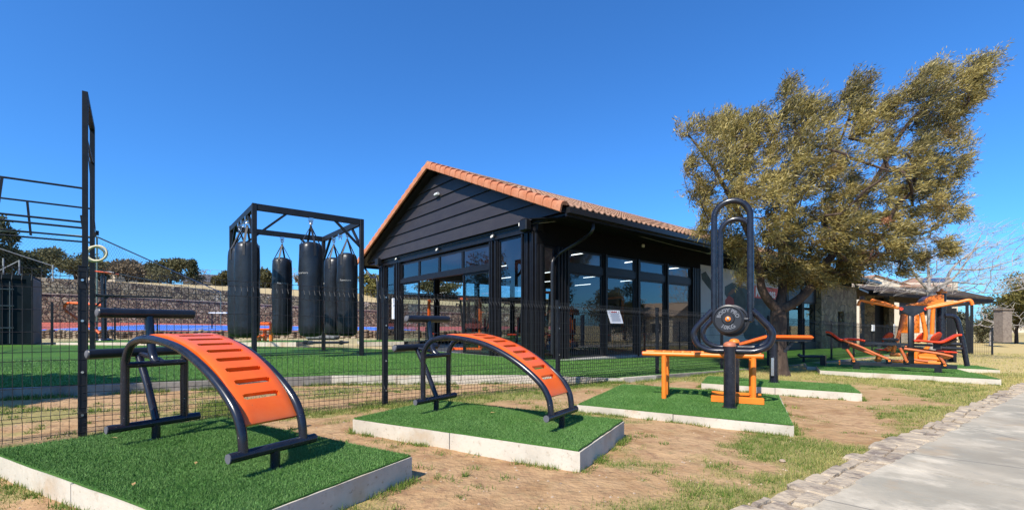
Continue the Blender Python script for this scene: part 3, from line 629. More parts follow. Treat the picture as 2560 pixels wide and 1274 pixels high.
while s < SE-.2:                               # ridge caps
    pr = [ST(s, RT-.17, RZ-.02), ST(s, RT-.12, RZ+.07), ST(s, RT, RZ+.115), ST(s, RT+.12, RZ+.07), ST(s, RT+.17, RZ-.02)]; m_.slab(pr, U*.41); s += .40
obj('ridge_tiles', m_, TILE, club)
for sgn in (-1, 1):                            # rounded verge tiles stepping up the gable edge
    te = TE_R if sgn < 0 else TE_L; run = abs(te-RT); n = 21; m_ = MB()
    for k in range(n):
        d0, d1 = run*k/n, run*(k+1)/n+.03; a = ST(SF, RT+sgn*d0, RZ-SL*d0-.015); b = ST(SF, RT+sgn*d1, RZ-SL*d1+.02); nn = (b-a).normalized(); upn = nn.cross(U); upn = upn if upn.z > 0 else -upn
        sec = [(.00, -.17), (-.045, -.15), (-.055, .0), (-.035, .06), (.03, .095), (.12, .09), (.17, .05), (.17, .02), (.0, .0)]
        vs = []; 
        for p_, sc_ in ((a, .84), (b, 1.08)):
            for x, z in sec: vs.append(p_+U*(x*sc_)+upn*(z*sc_))
        L_ = len(sec); m_.add(vs, [(i, i+1, L_+i+1, L_+i) for i in range(L_-1)]+[(L_-1, 0, L_, 2*L_-1), tuple(range(L_)), tuple(range(2*L_-1, L_-1, -1))])
    obj('verge_tiles', m_, TILE2, club, angle=35)
# eaves: fascia, gutters, soffit
GUT = mat('black_gutter', (.014, .014, .016), .35)
for te, name, sg in ((TE_R, 'gutter', -1), (TE_L, 'gutter', 1)):
    m_ = MB(); sbox(m_, SF+.15, SE, te+sg*.02, te+sg*.13, EZ-.17, EZ-.03); obj(name, m_, GUT, club, smooth=False)
    m_ = MB(); sbox(m_, SF+.15, SE, te-sg*.02, te+sg*.018, EZ-.24, EZ-.02); obj('fascia', m_, FRM, club, smooth=False)
m_ = MB(); m_.slab([ST(SF+.2, TE_R+.03, EZ-.24), ST(SE, TE_R+.03, EZ-.24), ST(SE, T0, 3.92), ST(SF+.2, T0, 3.92)], (0, 0, -.02)); obj('soffit', m_, mat('matt_black_board', (.006, .006, .007), .8, spec=.1), club, smooth=False)
pd1 = Plane(ST(0, TE_R+.06), U); pd2 = Plane(ST(0, T0-.12), U); pdm = Plane(ST(0, (TE_R+T0)/2), U); e0 = pd1.at(1483, 556)
m_ = MB(); m_.tube(crm([e0+UP*.12, e0, pd1.at(1478, 580), pdm.at(1450, 602), pd2.at(1400, 632), pd2.at(1384, 648), pd2.at(1380, 672), pd2.at(1380, 760), pd2.at(1380, 885)], 6), .045, 10); obj('downpipe', m_, GUT, club)
m_ = MB(); m_.tube(crm([ST(8.3, TE_L-.1, EZ-.2), ST(8.45, TE_L-.6, EZ-.7), ST(8.45, T1+.1, EZ-1.0), ST(8.45, T1+.1, .2)], 6), .05, 10); obj('downpipe', m_, GUT, club)
m_ = MB(); m_.tube([ST(8.46, T0-.1, 3.80), ST(9.0, TE_R+.5, 3.86), ST(14, TE_R+.5, 3.70), ST(26, TE_R+.6, 3.55)], .008, 4); obj('cable', m_, mat('grey_cable', (.25, .24, .22), .7), club)
# glazing on the gable side, 't' runs away from the corner
def frame_rect(m_, face, a0, a1, z0, z1, w_=.055, d=.06, c=0.0):
    """face 'g' : s const ; 'r','l': t const"""
    P = (lambda a, z: ST(c, a, z)) if face == 'g' else (lambda a, z: ST(a, c, z)); D = U if face == 'g' else V; A = V if face == 'g' else U
    m_.beam(P(a0+w_/2, z0), P(a0+w_/2, z1), w_, d, up=D); m_.beam(P(a1-w_/2, z0), P(a1-w_/2, z1), w_, d, up=D)
    m_.beam(P(a0+w_, z0+w_/2), P(a1-w_, z0+w_/2), w_, d-.006, up=UP) if False else m_.box(P((a0+a1)/2, z0+w_/2), (a1-a0-2*w_, d-.006, w_), (A, D, UP))
    m_.box(P((a0+a1)/2, z1-w_/2), (a1-a0-2*w_, d-.006, w_), (A, D, UP))
def window(face, c, a0, a1, z0, z1, gl=GLASS, name='window', kids=True):
    m_ = MB(); frame_rect(m_, face, a0, a1, z0, z1, c=c); o_ = obj(name, m_, FRM, club, smooth=False)
    P = (lambda a, z: ST(c, a, z)) if face == 'g' else (lambda a, z: ST(a, c, z)); D = U if face == 'g' else V
    m_ = MB(); m_.add([P(a0+.05, z0+.05), P(a1-.05, z0+.05), P(a1-.05, z1-.05), P(a0+.05, z1-.05)], [(0, 1, 2, 3)]); obj('pane', m_, gl, o_, smooth=False, fix=False)
    return o_
sg = S0+.08; k2t = lambda k: T0+k
zf = .11
for a0, a1 in ((9.88, 10.37), (8.36, 8.85), (1.81, 2.24), (.0, .665)):
    m_ = MB(); n = max(2, int((a1-a0)/.11))
    sbox(m_, S0+.02, S0+.16, k2t(a0)+.003, k2t(a1)-.003, -.3, 3.64)
    for i in range(n): tt = k2t(a0)+(a1-a0)*(i+.5)/n; sbox(m_, S0-.035-.03*(i % 2), S0+.018, tt-.028, tt+.028, zf, 3.62)
    obj('pillar', m_, FRM, club, smooth=False)
for a0, a1 in ((8.86, 9.87), (.675, 1.80)): window('g', sg, k2t(a0), k2t(a1), zf, 3.63, GLASSD)
for i, (a0, a1) in enumerate(((6.84, 8.35), (5.33, 6.83), (3.80, 5.32), (2.25, 3.79))): window('g', sg, k2t(a0), k2t(a1), 2.93, 3.58)
m_ = MB(); sbox(m_, S0, S0+.15, k2t(2.245), k2t(8.355), 2.77, 2.925); sbox(m_, S0-.02, S0+.17, T0-.02, T1+.02, 3.65, 3.88); sbox(m_, S0+.17, S0+.3, T0, T1, 3.585, 3.88); obj('lintel', m_, FRM, club, smooth=False)
m_ = MB(); sbox(m_, S0-.05, S0-.022, T0-.03, T1+.03, 3.835, 3.86); obj('trim', m_, mat('dull_metal_trim', (.12, .12, .13), .5), club, smooth=False)
for a0, a1, off in ((6.86, 8.34, 0), (2.26, 3.77, 0), (2.3, 3.80, .07)):
    window('g', sg+off, k2t(a0), k2t(a1), zf, 2.76, GLASS, 'glass_door')
m_ = MB(); sbox(m_, S0+.02, S0+.14, k2t(2.25), k2t(8.35), .05, .10); sbox(m_, S0-.12, S0+.0, k2t(3.8), k2t(6.8), .10, .125); obj('door_sill', m_, mat('alu_sill', (.3, .3, .3), .4, .6), club, smooth=False)
# right hand long wall
tr = T0+.06
def wallR(s0, s1, z0, z1, name='wall', m=FRM, dt=.12, out=0): m_ = MB(); sbox(m_, s0, s1, T0+.0-out, T0+dt, z0, z1); return obj(name, m_, m, club, smooth=False)
DRK = mat('matt_black_board', (.006, .006, .007), .8, spec=.1); wallR(S0-.02, 37.9, 3.27, 3.90, 'wall_band', DRK); 
for a0, a1 in ((8.52, 8.74), (9.22, 9.75), (11.31, 11.51), (13.01, 13.27), (14.81, 15.03), (16.65, 17.30), (26.1, 26.5), (28.3, 28.7)):
    m_ = MB(); sbox(m_, a0, a1, T0+.002, T0+.13, -.6, 3.268); n = max(1, int((a1-a0)/.13))
    for i in range(n): ss_ = a0+(a1-a0)*(i+.5)/n; sbox(m_, ss_-.03, ss_+.03, T0-.05, T0-.001, 0, 3.265)
    obj('pillar', m_, FRM, club, smooth=False)
window('r', tr, 8.75, 9.21, .06, 3.26, GLASSD)
for a0, a1 in ((9.76, 11.30), (11.52, 13.0), (13.28, 14.8), (15.04, 16.64)):
    window('r', tr, a0, a1, 2.83, 3.26); window('r', tr, a0, a1, .06, 2.6, GLASSD, 'glass_door')
m_ = MB(); sbox(m_, 9.76, 16.64, T0+.005, T0+.12, 2.605, 2.825); obj('lintel', m_, FRM, club, smooth=False)
m_ = MB(); sbox(m_, 9.76, 16.64, T0+.0, T0+.14, -.6, .055); obj('plinth', m_, APR, club, smooth=False)
wallR(17.30, 26.1, -.8, 3.265, 'wall')
window('r', tr, 26.5, 28.3, -.3, 2.3, GLASSD, 'glass_door'); window('r', tr, 28.7, 30.7, -.3, 2.3, GLASSD, 'glass_door'); wallR(26.5, 30.75, 2.32, 3.265, 'wall')
m_ = MB(); sbox(m_, 30.8, 33.9, T0-.25, T0+.2, -1.2, 3.6); sbox(m_, 35.2, 38.0, T0-.25, T0+.2, -1.2, 3.6); sbox(m_, 33.9, 35.2, T0-.249, T0+.2, 1.9, 3.6); sbox(m_, 37.6, 37.98, T0+.21, T1, -1.2, 3.6); obj('stone_wall', m_, ROCK, club, smooth=False)
m_ = MB(); sbox(m_, 33.9, 35.2, T0+.0, T0+.1, -1.2, 1.9); obj('door', m_, FRM, club, smooth=False)
# far long wall (seen through the open doors): glazed bays too, and a solid back part
for i in range(6):
    a = 9.0+i*2.4; m_ = MB(); sbox(m_, a-.1, a+.1, T1-.12, T1, -.3, 3.9); obj('pillar', m_, FRM, club, smooth=False)
    if i < 5: window('l', T1-.06, a+.1, a+2.3, .11, 2.3); window('l', T1-.06, a+.1, a+2.3, 2.5, 3.25)
m_ = MB(); sbox(m_, S0+.16, 21.0, T1-.14, T1-.01, 2.31, 2.49); sbox(m_, S0+.16, 37.6, T1-.14, T1-.01, 3.26, 3.9); sbox(m_, 21.1, 37.6, T1-.13, T1-.011, 3.2, 3.25); sbox(m_, 21.1, 37.6, T1-.13, T1-.011, -.4, 3.3); sbox(m_, 21.2, 21.35, T0+.2, 13.2, .06, 3.85); sbox(m_, 21.2, 21.35, 16, T1-.2, .06, 3.85); obj('inner_wall', m_, mat('grey_inner_wall', (.12, .12, .12), .8), club, smooth=False)
# mural on the long wall
MUR = mat('mural_print', (.44, .42, .42), .7, var=[(.55, (.50, .48, .48), .35, .6), (.8, (.30, .32, .33), .55, .7)])
mur = thing('mural', 'pale printed mural with athletes and white lettering on the long dark wall', 'mural', ST(21.6, T0-.01, 0), math.atan2(U.y, U.x))
pm = Plane(ST(0, T0-.012), U)
m_ = MB(); sbox(m_, 17.32, 26.08, T0-.008, T0-.001, .05, 3.45); obj('panel', m_, MUR, mur, smooth=False)
def decal(pts, m, name, off=.012):
    pl_ = Plane(ST(0, T0-off), U); m2 = MB(); m2.slab([pl_.at(x, y) for x, y in pts], V*.002); return obj(name, m2, m, mur, smooth=False)
DG = mat('mural_dark_green', (.03, .045, .042), .7, var=[(1.5, (.07, .09, .085), .45, .65)])
TEAL = mat('mural_teal', (.055, .105, .115), .7, var=[(1.2, (.03, .05, .06), .4, .6)])
decal([(1753, 684), (1764, 678), (1778, 700), (1785, 716), (1783, 733), (1768, 715), (1755, 698)], DG, 'storm_cloud', .014)
decal([(1812, 716), (1830, 706), (1860, 714), (1900, 722), (1964, 735), (1964, 866), (1900, 862), (1862, 845), (1845, 790), (1812, 735)], TEAL, 'backdrop', .013)
SK = mat('mural_skin', (.16, .10, .08), .7); SHR = mat('mural_red_shirt', (.30, .055, .05), .7); GRY = mat('mural_grey_shirt', (.22, .24, .26), .7)
decal([(1813, 750), (1822, 738), (1834, 746), (1837, 770), (1828, 792), (1814, 785)], SHR, 'figure', .017)
decal([(1834, 742), (1841, 725), (1852, 722), (1862, 734), (1866, 760), (1858, 790), (1842, 792), (1838, 765)], DG, 'figure', .018)
decal([(1846, 712), (1848, 704), (1853, 703), (1856, 710), (1853, 720), (1848, 720)], SK, 'figure_head', .019)
decal([(1818, 736), (1830, 722), (1842, 722), (1840, 728), (1826, 737)], SK, 'figure_arm', .020)
decal([(1868, 762), (1878, 762), (1891, 785), (1896, 812), (1890, 812), (1884, 790), (1872, 775)], GRY, 'figure_leg', .018)
decal([(1877, 713), (1903, 715), (1948, 722), (1950, 749), (1905, 746), (1877, 742)], mat('mural_red_box', (.55, .075, .05), .6), 'logo_box', .016)
LT = mat('mural_white', (.72, .72, .72), .6)
pt_ = Plane(ST(0, T0-.022), U)
A, B = pt_.at(1880, 728), pt_.at(1946, 737)
t_ = text_mb('MiFitness', .62, (A+B)/2, U, UP, .003, bold=.012); obj('lettering', t_, LT, mur, smooth=False, fix=False)
LT2 = mat('mural_grey_letter', (.33, .37, .40), .6)
for txt, px, py in (('HARD', 1925, 804), ('WORK', 1925, 822), ('PAYS', 1925, 840)):
    t_ = text_mb(txt, .42, pt_.at(px, py), U, UP, .003, bold=.006); obj('lettering', t_, LT2, mur, smooth=False, fix=False)
# fittings
def spot(px, py, lab):
    p = Plane(ST(S0-.08, 0), V).at(px, py); r_ = thing('floodlight', lab, 'floodlight', p, 0, 'small floodlights on the gable beam')
    m2 = MB(); m2.box(p, (.05, .12, .10), (Vector((U.x*.9, U.y*.9, -.4)).normalized(), V, Vector((U.x*.4, U.y*.4, .9)).normalized()), .008); b_ = obj('housing', m2, mat('light_housing', (.08, .08, .085), .5), r_)
    m2 = MB(); q = p-U*.03-UP*.012; m2.box(q, (.006, .10, .08), (Vector((U.x*.9, U.y*.9, -.4)).normalized(), V, Vector((U.x*.4, U.y*.4, .9)).normalized())); obj('lens', m2, mat('light_lens', (.75, .72, .62), .3), r_, smooth=False)
    m2 = MB(); m2.tube([p+UP*.04, p+U*.01+UP*.12, p+U*.06+UP*.13], .012, 6); obj('bracket', m2, mat('light_housing', (0, 0, 0)), r_)
spot(1231, 590, 'small floodlight on the gable beam, nearest the corner of the clubhouse'); spot(1093, 623, 'small floodlight above the middle transom windows of the gable'); spot(991, 646, 'small floodlight on the gable beam above the far pillar')
p = Plane(ST(S0-.25, 0), V).at(1092, 485); r_ = thing('security_camera', 'white security camera high under the gable peak', 'camera', p); WC = mat('camera_white', (.7, .7, .68), .4)
m2 = MB(); m2.cyl(p-V*.1, p+V*.10, .05, 12); obj('body', m2, WC, r_); m2 = MB(); m2.tube([p+V*.02, p+V*.02+U*.18], .02, 8); m2.box(p+V*.02+U*.20, (.03, .10, .12), AX); obj('mount', m2, WC, r_); m2 = MB(); m2.cyl(p+V*.1, p+V*.17, .03, 10); obj('hood', m2, WC, r_)
for px, py, lab in ((1313, 563, 'black loudspeaker box hung at the near corner of the clubhouse gable'), (946, 655, 'black loudspeaker box hung at the far end of the gable beam')):
    p = Plane(ST(S0-.2, 0), V).at(px, py); r_ = thing('loudspeaker', lab, 'loudspeaker', p, 0, 'loudspeakers on the gable'); m2 = MB(); m2.box(p, (.22, .30, .36), AX, .05); obj('cabinet', m2, FRM, r_)
    m2 = MB(); m2.tube([p+U*.1, p+U*.15+UP*.1, p+U*.2+UP*.12], .02, 6); obj('bracket', m2, GUT, r_); m2 = MB(); m2.box(p+V*.21+UP*.05, (.1, .06, .12), AX, .02); obj('lamp', m2, mat('light_lens', (0, 0, 0)), r_)
p = Plane(ST(0, T0-.03), U).at(1608, 614); r_ = MB(); r_.box(p, (.12, .05, .10), AX, .01); tag(obj('emergency_light', r_, mat('light_lens', (0, 0, 0))), 'tiny pale box light fixed under the long eave', 'light')
TUBE = emit_mat('lit_tube', (1, .98, .95), 2.5); k = 0
names = ['over the first glass bay', 'over the second glass bay', 'over the third glass bay', 'beyond the mullion wall', 'deep in the hall']
for i, s in enumerate((11.45, 14.4, 17.4, 20.4)):
    for j, t in enumerate((10.0, 14.7, 18.0)):
        p = ST(s, t, 3.42); r_ = thing('ceiling_light', 'lit white tube light '+names[i]+', '+('next to the long glass wall', 'in the middle row of the hall', 'in the row by the far windows')[j], 'ceiling light', p, 0, 'tube lights in the clubhouse')
        m2 = MB(); m2.cyl(p-V*.6, p+V*.6, .015, 8); obj('tube', m2, TUBE, r_); m2 = MB(); m2.box(p+UP*.04, (.07, 1.24, .03), AX); obj('fitting', m2, FRM, r_)
        m2 = MB(); m2.tube([p-V*.5+UP*.05, p-V*.5+UP*.45], .006, 4); obj('hanger', m2, FRM, r_); m2 = MB(); m2.tube([p+V*.5+UP*.05, p+V*.5+UP*.45], .006, 4); obj('hanger', m2, FRM, r_)
# machines inside
def gym_machine(s, t, rot, lab, kind=0, proto=[None, None]):
    loc = ST(s, t, .106); ang = math.atan2(U.y, U.x)+rot
    if proto[kind] is not None: return copy_tree(proto[kind], loc, ang, lab)
    r_ = thing('gym_machine', lab, 'gym machine', loc, ang, 'machines inside the clubhouse'); M = FRAME[r_.name]; proto[kind] = r_
    m2 = MB(M); m2.beam((-.6, 0, .04), (.6, 0, .04), .08); m2.beam((-.55, -.35, .04), (-.55, .35, .04), .08); m2.beam((.55, -.3, .04), (.55, .3, .04), .08); m2.beam((-.5, 0, .08), (-.5, 0, 2.0), .09); m2.beam((.1, 0, .08), (.1, 0, .55), .08); m2.beam((-.5, 0, 1.96), (.35, 0, 1.96), .08)
    if kind: m2.beam((-.5, -.35, 2.0), (-.5, .35, 2.0), .08); m2.beam((-.5, -.35, 2.0), (-.1, -.35, .1), .06); m2.beam((-.5, .35, 2.0), (-.1, .35, .1), .06)
    obj('frame', m2, BLK if kind else ORG, r_)
    m2 = MB(M); m2.box((.1, 0, .58), (.42, .34, .08), None, .03); obj('seat', m2, RED, r_); m2 = MB(M); m2.box((-.13, 0, .95), (.08, .32, .6), None, .03); obj('backrest', m2, RED if kind else VINYL, r_)
    m2 = MB(M); [m2.box((-.66, 0, .2+.07*i), (.16, .26, .055)) for i in range(10)]; obj('weight_stack', m2, STEEL, r_)
    m2 = MB(M); m2.tube([(.35, -.4, 1.6), (.35, -.3, 1.75), (.35, .3, 1.75), (.35, .4, 1.6)], .02, 8); obj('handlebar', m2, BLK, r_)
gym_machine(9.9, 14.6, 2.4, 'orange framed gym machine standing in the open sliding doorway of the gable', 0)
gym_machine(9.8, 17.2, .9, 'orange framed gym machine behind the far transom bay of the gable', 0)
gym_machine(10.0, 10.2, -.4, 'orange framed gym machine right behind the corner glass pane', 0)
gym_machine(15.6, 10.6, .2, 'orange framed gym machine behind the fourth glass bay of the long wall', 0)
gym_machine(13.9, 10.7, 1.3, 'orange framed gym machine behind the third glass bay of the long wall', 0)
gym_machine(10.6, 15.2, .6, 'black A frame gym machine standing just inside the open sliding doors', 1)
gym_machine(11.2, 13.2, 2.0, 'black gym machine with red seat beside the open doorway', 1)
gym_machine(10.9, 10.9, 1.2, 'black gym machine behind the corner glass of the clubhouse', 1)
gym_machine(12.4, 11.6, .4, 'black gym machine with red pads behind the second glass bay', 1)
gym_machine(12.2, 16.8, 2.6, 'black gym machine farthest inside, against the far windows', 1)
# ------------------------------------------------------------------ punch bag frame on the lawn
FL = Vector((-5.88, 10.40, 0)); FR_ = Vector((-3.95, 11.97, 0)); BR_ = FR_+V*3.1; BL = FL+V*3.1; HR = 3.82
rig = thing('punch_bag_rack', 'tall black steel frame on the lawn carrying six punch bags', 'punch bag frame', Vector(((FL+BR_)/2).xyz)+Vector((0, 0, .25)), math.atan2(U.y, U.x))
for p in (FL, FR_, BR_, BL):
    z0 = T(p.x, p.y)-.03; m_ = MB(); m_.beam(p+UP*z0, p+UP*HR, .10, .10, bev=.006); m_.box(p+UP*(z0+.035), (.2, .2, .012), AX); obj('post', m_, STEEL, rig)
for a, b in ((FL, FR_), (BL, BR_), (FL, BL), (FR_, BR_)):
    d = (b-a).normalized(); m_ = MB(); m_.beam(a+d*.051+UP*(HR-.075), b-d*.051+UP*(HR-.075), .08, .15, bev=.006); obj('top_beam', m_, STEEL, rig)
    for e, dd in ((a, d), (b, -d)): m_ = MB(); m_.beam(e+dd*.04+UP*(HR-.72), e+dd*.68+UP*(HR-.13), .06, .05); obj('brace', m_, STEEL, rig)
def hook(p): m_ = MB(); m_.box(p+UP*(HR-.19), (.10, .10, .08), AX); m_.tube([p+UP*(HR-.22)+Vector((.04*math.cos(a), 0, -.05+.045*math.sin(a))) for a in np.linspace(0, 2*math.pi, 12)][:-1], .010, 6, closed=True); return m_
BAGW = mat('bag_white_print', (.38, .38, .38), .6)
bag0 = None
def bag(p, ztop, zbot, rad, lab, rot):
    global bag0
    loc = Vector((p.x, p.y, ztop))
    if bag0 is not None: return copy_tree(bag0, loc, rot, lab)
    r_ = thing('punch_bag', lab, 'punch bag', loc, rot, 'black punch bags hung from the frame'); M = FRAME[r_.name]; bag0 = r_; H = ztop-zbot
    pr = [(.02, .0-H), (rad*.55, -H+.005), (rad*.86, -H+.04), (rad*.98, -H+.12), (rad*1.01, -H+.3)]+[(rad*(1+.012*math.sin(i*2.1)), -H+.3+(H-.6)*i/9) for i in range(1, 9)]+[(rad*.97, -.26), (rad*.93, -.14), (rad*.82, -.05), (rad*.5, -.01), (.02, .0)]
    m_ = MB(M); m_.lathe((0, 0, 0), pr, 36); b_ = obj('body', m_, VINYL, r_, angle=60)
    me_ = b_.data
    for v in me_.vertices:                     # soft dents and creases near the top
        a = math.atan2(v.co.y, v.co.x); zt = -v.co.z; amp = .022*math.exp(-zt/.35)*math.cos(4*a)+.008*math.sin(3*a+5*zt); v.co.x *= 1+amp*2; v.co.y *= 1+amp*2
    for i in range(4):
        a = math.pi/4+i*math.pi/2; x, y = math.cos(a), math.sin(a); m_ = MB(M); t_ = Vector((-y, x, 0))
        m_.beam((x*rad*.93, y*rad*.93, -.10), (0, 0, .40), .05, .006, up=(x, y, .3)); m_.beam((x*rad*.975, y*rad*.975, -.36), (x*rad*.95, y*rad*.95, -.08), .055, .008, up=(x, y, 0)); obj('strap', m_, mat('bag_strap', (.02, .02, .023), .6), r_)
    m_ = MB(M)
    for k in range(3):
        zc = .43+k*.065; m_.tube([Vector((.022*math.cos(a)*(1 if k % 2 else .15), .022*math.cos(a)*(.15 if k % 2 else 1), zc+.042*math.sin(a))) for a in np.linspace(0, 2*math.pi, 13)][:-1], .009, 6, closed=True)
    obj('chain', m_, CHR, r_)
    t_ = text_mb('Powercore', .066, Vector((0, 0, 0)), (1, 0, 0), (0, 0, 1), .002, bold=.003); m_ = MB(M)
    m_.add([Vector(((rad*1.02+.004)*math.sin(v.x/rad-.35), -(rad*1.02+.004)*math.cos(v.x/rad-.35), -.78+v.z)) for v in t_.v], t_.f); obj('print', m_, BAGW, r_, smooth=False, fix=False)
    return r_
dU, dV = U, V
pb = FL+U*1.23; bag(pb, 3.08, .76, .275, 'biggest looking punch bag, hanging alone from the front beam of the frame', .0)
pts_b = [(BL+U*1.30, 'punch bag hanging alone from the rear beam of the frame', .9), (FR_+V*1.03, 'punch bag on the right beam of the frame, nearest the clubhouse doors', .5), (FR_+V*2.15, 'punch bag on the right beam, half hidden behind the one nearest the clubhouse', -.9),
         (FL+V*.82, 'punch bag on the left beam, half behind the front left post', 2.6), (FL+V*1.79, 'leftmost punch bag on the left beam, overlapped by its neighbour', 2.0)]
for p, l, r_ in pts_b: bag(p, 3.06, .8, .27, l, r_)
for p in [pb]+[q[0] for q in pts_b]+[FR_+V*1.6, FL+V*1.35]: obj('hook', hook(p), CHR, rig)
# ------------------------------------------------------------------ climbing tower with rings and long bars
P1 = Vector((-11.0, 11.75, .2)); P2 = Vector((-12.7, 13.8, .22)); HTW = 7.05
tow = thing('climbing_frame', 'very tall black climbing frame with ladder bars on the left of the lawn', 'climbing frame', (P1+P2)/2, math.atan2(U.y, U.x))
dv = (P2-P1); dv.z = 0; dv.normalize()
for p in (P1, P2): m_ = MB(); m_.beam(p-UP*.1, Vector((p.x, p.y, HTW)), .115, .115, bev=.006); obj('post', m_, STEEL, tow)
for z, w_, mm in ((HTW-.08, .12, STEEL), (5.95, .05, STEEL)):
    m_ = MB(); m_.beam(Vector((P1.x, P1.y, z))+dv*.06, Vector((P2.x, P2.y, z))-dv*.06, w_, w_) if w_ > .1 else m_.cyl(Vector((P1.x, P1.y, z)), Vector((P2.x, P2.y, z)), .035, 12); obj('crossbar', m_, mm, tow)
for p in (P1, P2):
    for z in (4.56, 3.69, 3.54): m_ = MB(); m_.cyl(Vector((p.x, p.y, z))-U*.05, Vector((p.x, p.y, z))-U*7.5, .026, 10); obj('rail', m_, STEEL, tow)
for k in range(1, 4):
    for z in (3.69,): m_ = MB(); q = P1-U*(k*2.4-.1); m_.cyl(Vector((q.x, q.y, z)), Vector((q.x, q.y, z))+dv*2.66, .022, 8); obj('rung', m_, STEEL, tow)
plA = Plane(P1, U); plB = Plane(P2, U)
for pl_, a, b in ((plA, (5, 443), (-4, 506)), (plB, (68, 502), (77, 588)), (plA, (203, 538), (211, 592))):
    m_ = MB(); m_.beam(pl_.at(*a), pl_.at(*b), .05, .05); obj('brace', m_, STEEL, tow)
for p in (P1, P2): q = p-U*7.5; m_ = MB(); m_.beam(Vector((q.x, q.y, .0)), Vector((q.x, q.y, 4.7)), .10, .10); obj('post', m_, STEEL, tow)
m_ = MB(); q = Vector((P2.x, P2.y, 1.95)); m_.cyl(q, q+U*.5, .045, 12); m_.beam(q-UP*.4, q+U*.35-UP*.03, .04, .05); m_.cyl(q+U*.45+Vector((0, 0, 0)), q+U*1.95+UP*.0, .03, 12); obj('dip_bar', m_, STEEL, tow)
RING = mat('ring_wood', (.58, .50, .30), .5, var=[(8, (.66, .60, .42), .4, .7)])
top_ = (P1+P2)/2; rc = Plane(Vector((-11.35, 12.15, 0)), U).at(243, 634)
for k, (px, py, ph) in enumerate(((243, 633, .25), (236, 635, 1.0))):
    c = Plane(Vector((-11.35, 12.15, 0))+V*(.1+.35*k), U).at(px, py); r_ = thing('gymnastic_ring', ('pale wooden gymnastic ring facing the camera, hung from the climbing frame', 'pale wooden gymnastic ring turned edge on behind its twin')[k], 'gymnastic ring', c, 0, 'gymnastic rings on the climbing frame')
    X = Vector((math.cos(ph), math.sin(ph), .08)).normalized(); m_ = MB(); m_.tube([c+X*(.225*math.cos(a))+UP*(.20*math.sin(a)) for a in np.linspace(0, 2*math.pi, 33)][:-1], .028, 10, closed=True); obj('hoop', m_, RING, r_)
    tp = Vector((P1.x, P1.y, 5.95))+dv*(.5+.6*k); m_ = MB(); m_.beam(c+UP*.2, tp, .045, .012, up=U); m_.box(c+UP*.55, (.07, .05, .12), AX); obj('strap', m_, mat('black_strap', (.012, .012, .014), .7), r_)
# ------------------------------------------------------------------ lever machine on the square pad
AXA = Vector((.91, -.416, 0)).normalized(); AXB = Vector((-AXA.y, AXA.x, 0)); AA = (AXA, AXB, UP)
LB = Vector((2.096, 6.35, .03)); lb = thing('slatted_bench', 'amber steel bench with slatted top on four round legs, between the black lever posts', 'bench', Vector((2.55, 6.3, .03)), math.atan2(AXA.y, AXA.x))
def A3(m, o, z): return Vector((LB.x, LB.y, 0))+AXA*m+AXB*o+UP*z
for o_ in (0, .38):
    m_ = MB(); m_.tube([A3(-.27, o_, .648), A3(1.23, o_, .648)], .033, 16); b_ = obj('side_rail', m_, YOR, lb)
    for e in (-.27, 1.23): m_ = MB(); m_.tube([A3(e-.004, o_, .648), A3(e+.004, o_, .648)], .0345, 14); obj('end_cap', m_, RED, b_)
    for mm_ in (.02, 1.12): m_ = MB(); m_.cyl(A3(mm_, o_, .02), A3(mm_, o_, .63), .033, 14); obj('leg', m_, YOR, lb)
    m_ = MB(); m_.box(A3(.93, o_-.02 if o_ == 0 else o_+.02, .075), (.62, .07, .085), AA, .008); obj('foot_beam', m_, YOR, lb)
m_ = MB(); m_.box(A3(1.12, .19, .07), (.06, .37, .07), AA); obj('foot_beam', m_, YOR, lb)
m_ = MB()
for i in range(9): m_.box(A3(-.08+i*.13, .19, .672), (.085, .34, .02), AA, .005)
m_.box(A3(.44, .19, .652), (1.2, .05, .018), AA); obj('slats', m_, YOR, lb)
lv_ = thing('lever_press', 'black paperclip shaped twin lever press with a ten kilogram plate on two posts', 'lever press', Vector((2.99, 6.2, .03)), math.atan2(AXA.y, AXA.x))
pp1, pp2 = Vector((2.687, 5.63, .02)), Vector((3.31, 6.79, .02)); RCAP = mat('brown_orange_cap', (.40, .13, .06), .5); PD = (pp2-pp1).normalized()
for p, cm in ((pp1, RCAP), (pp2, YOR)):
    m_ = MB(); m_.cyl(p, Vector((p.x, p.y, .80)), .069, 24); m_.lathe(p+UP*.012, [(.085, 0), (.085, .012), (.07, .014)], 20); b_ = obj('post', m_, BLKG, lv_)
    m_ = MB(); m_.lathe(Vector((p.x, p.y, .80)), [(.074, -.012), (.074, .008), (.062, .030), (.035, .045), (.01, .05)], 24); obj('cap', m_, cm, b_)
def loopat(c, sc=1.0):
    L = lambda x, z: c+AXA*x+UP*z
    x0, x1 = -.205, .205; pts = []
    for a in np.linspace(math.pi, 0, 13): pts.append(L(.205*math.cos(a), 2.405+.205*math.sin(a)))
    pts += [L(.205, 1.9), L(.205, 1.5), L(.205, 1.20)]
    return pts
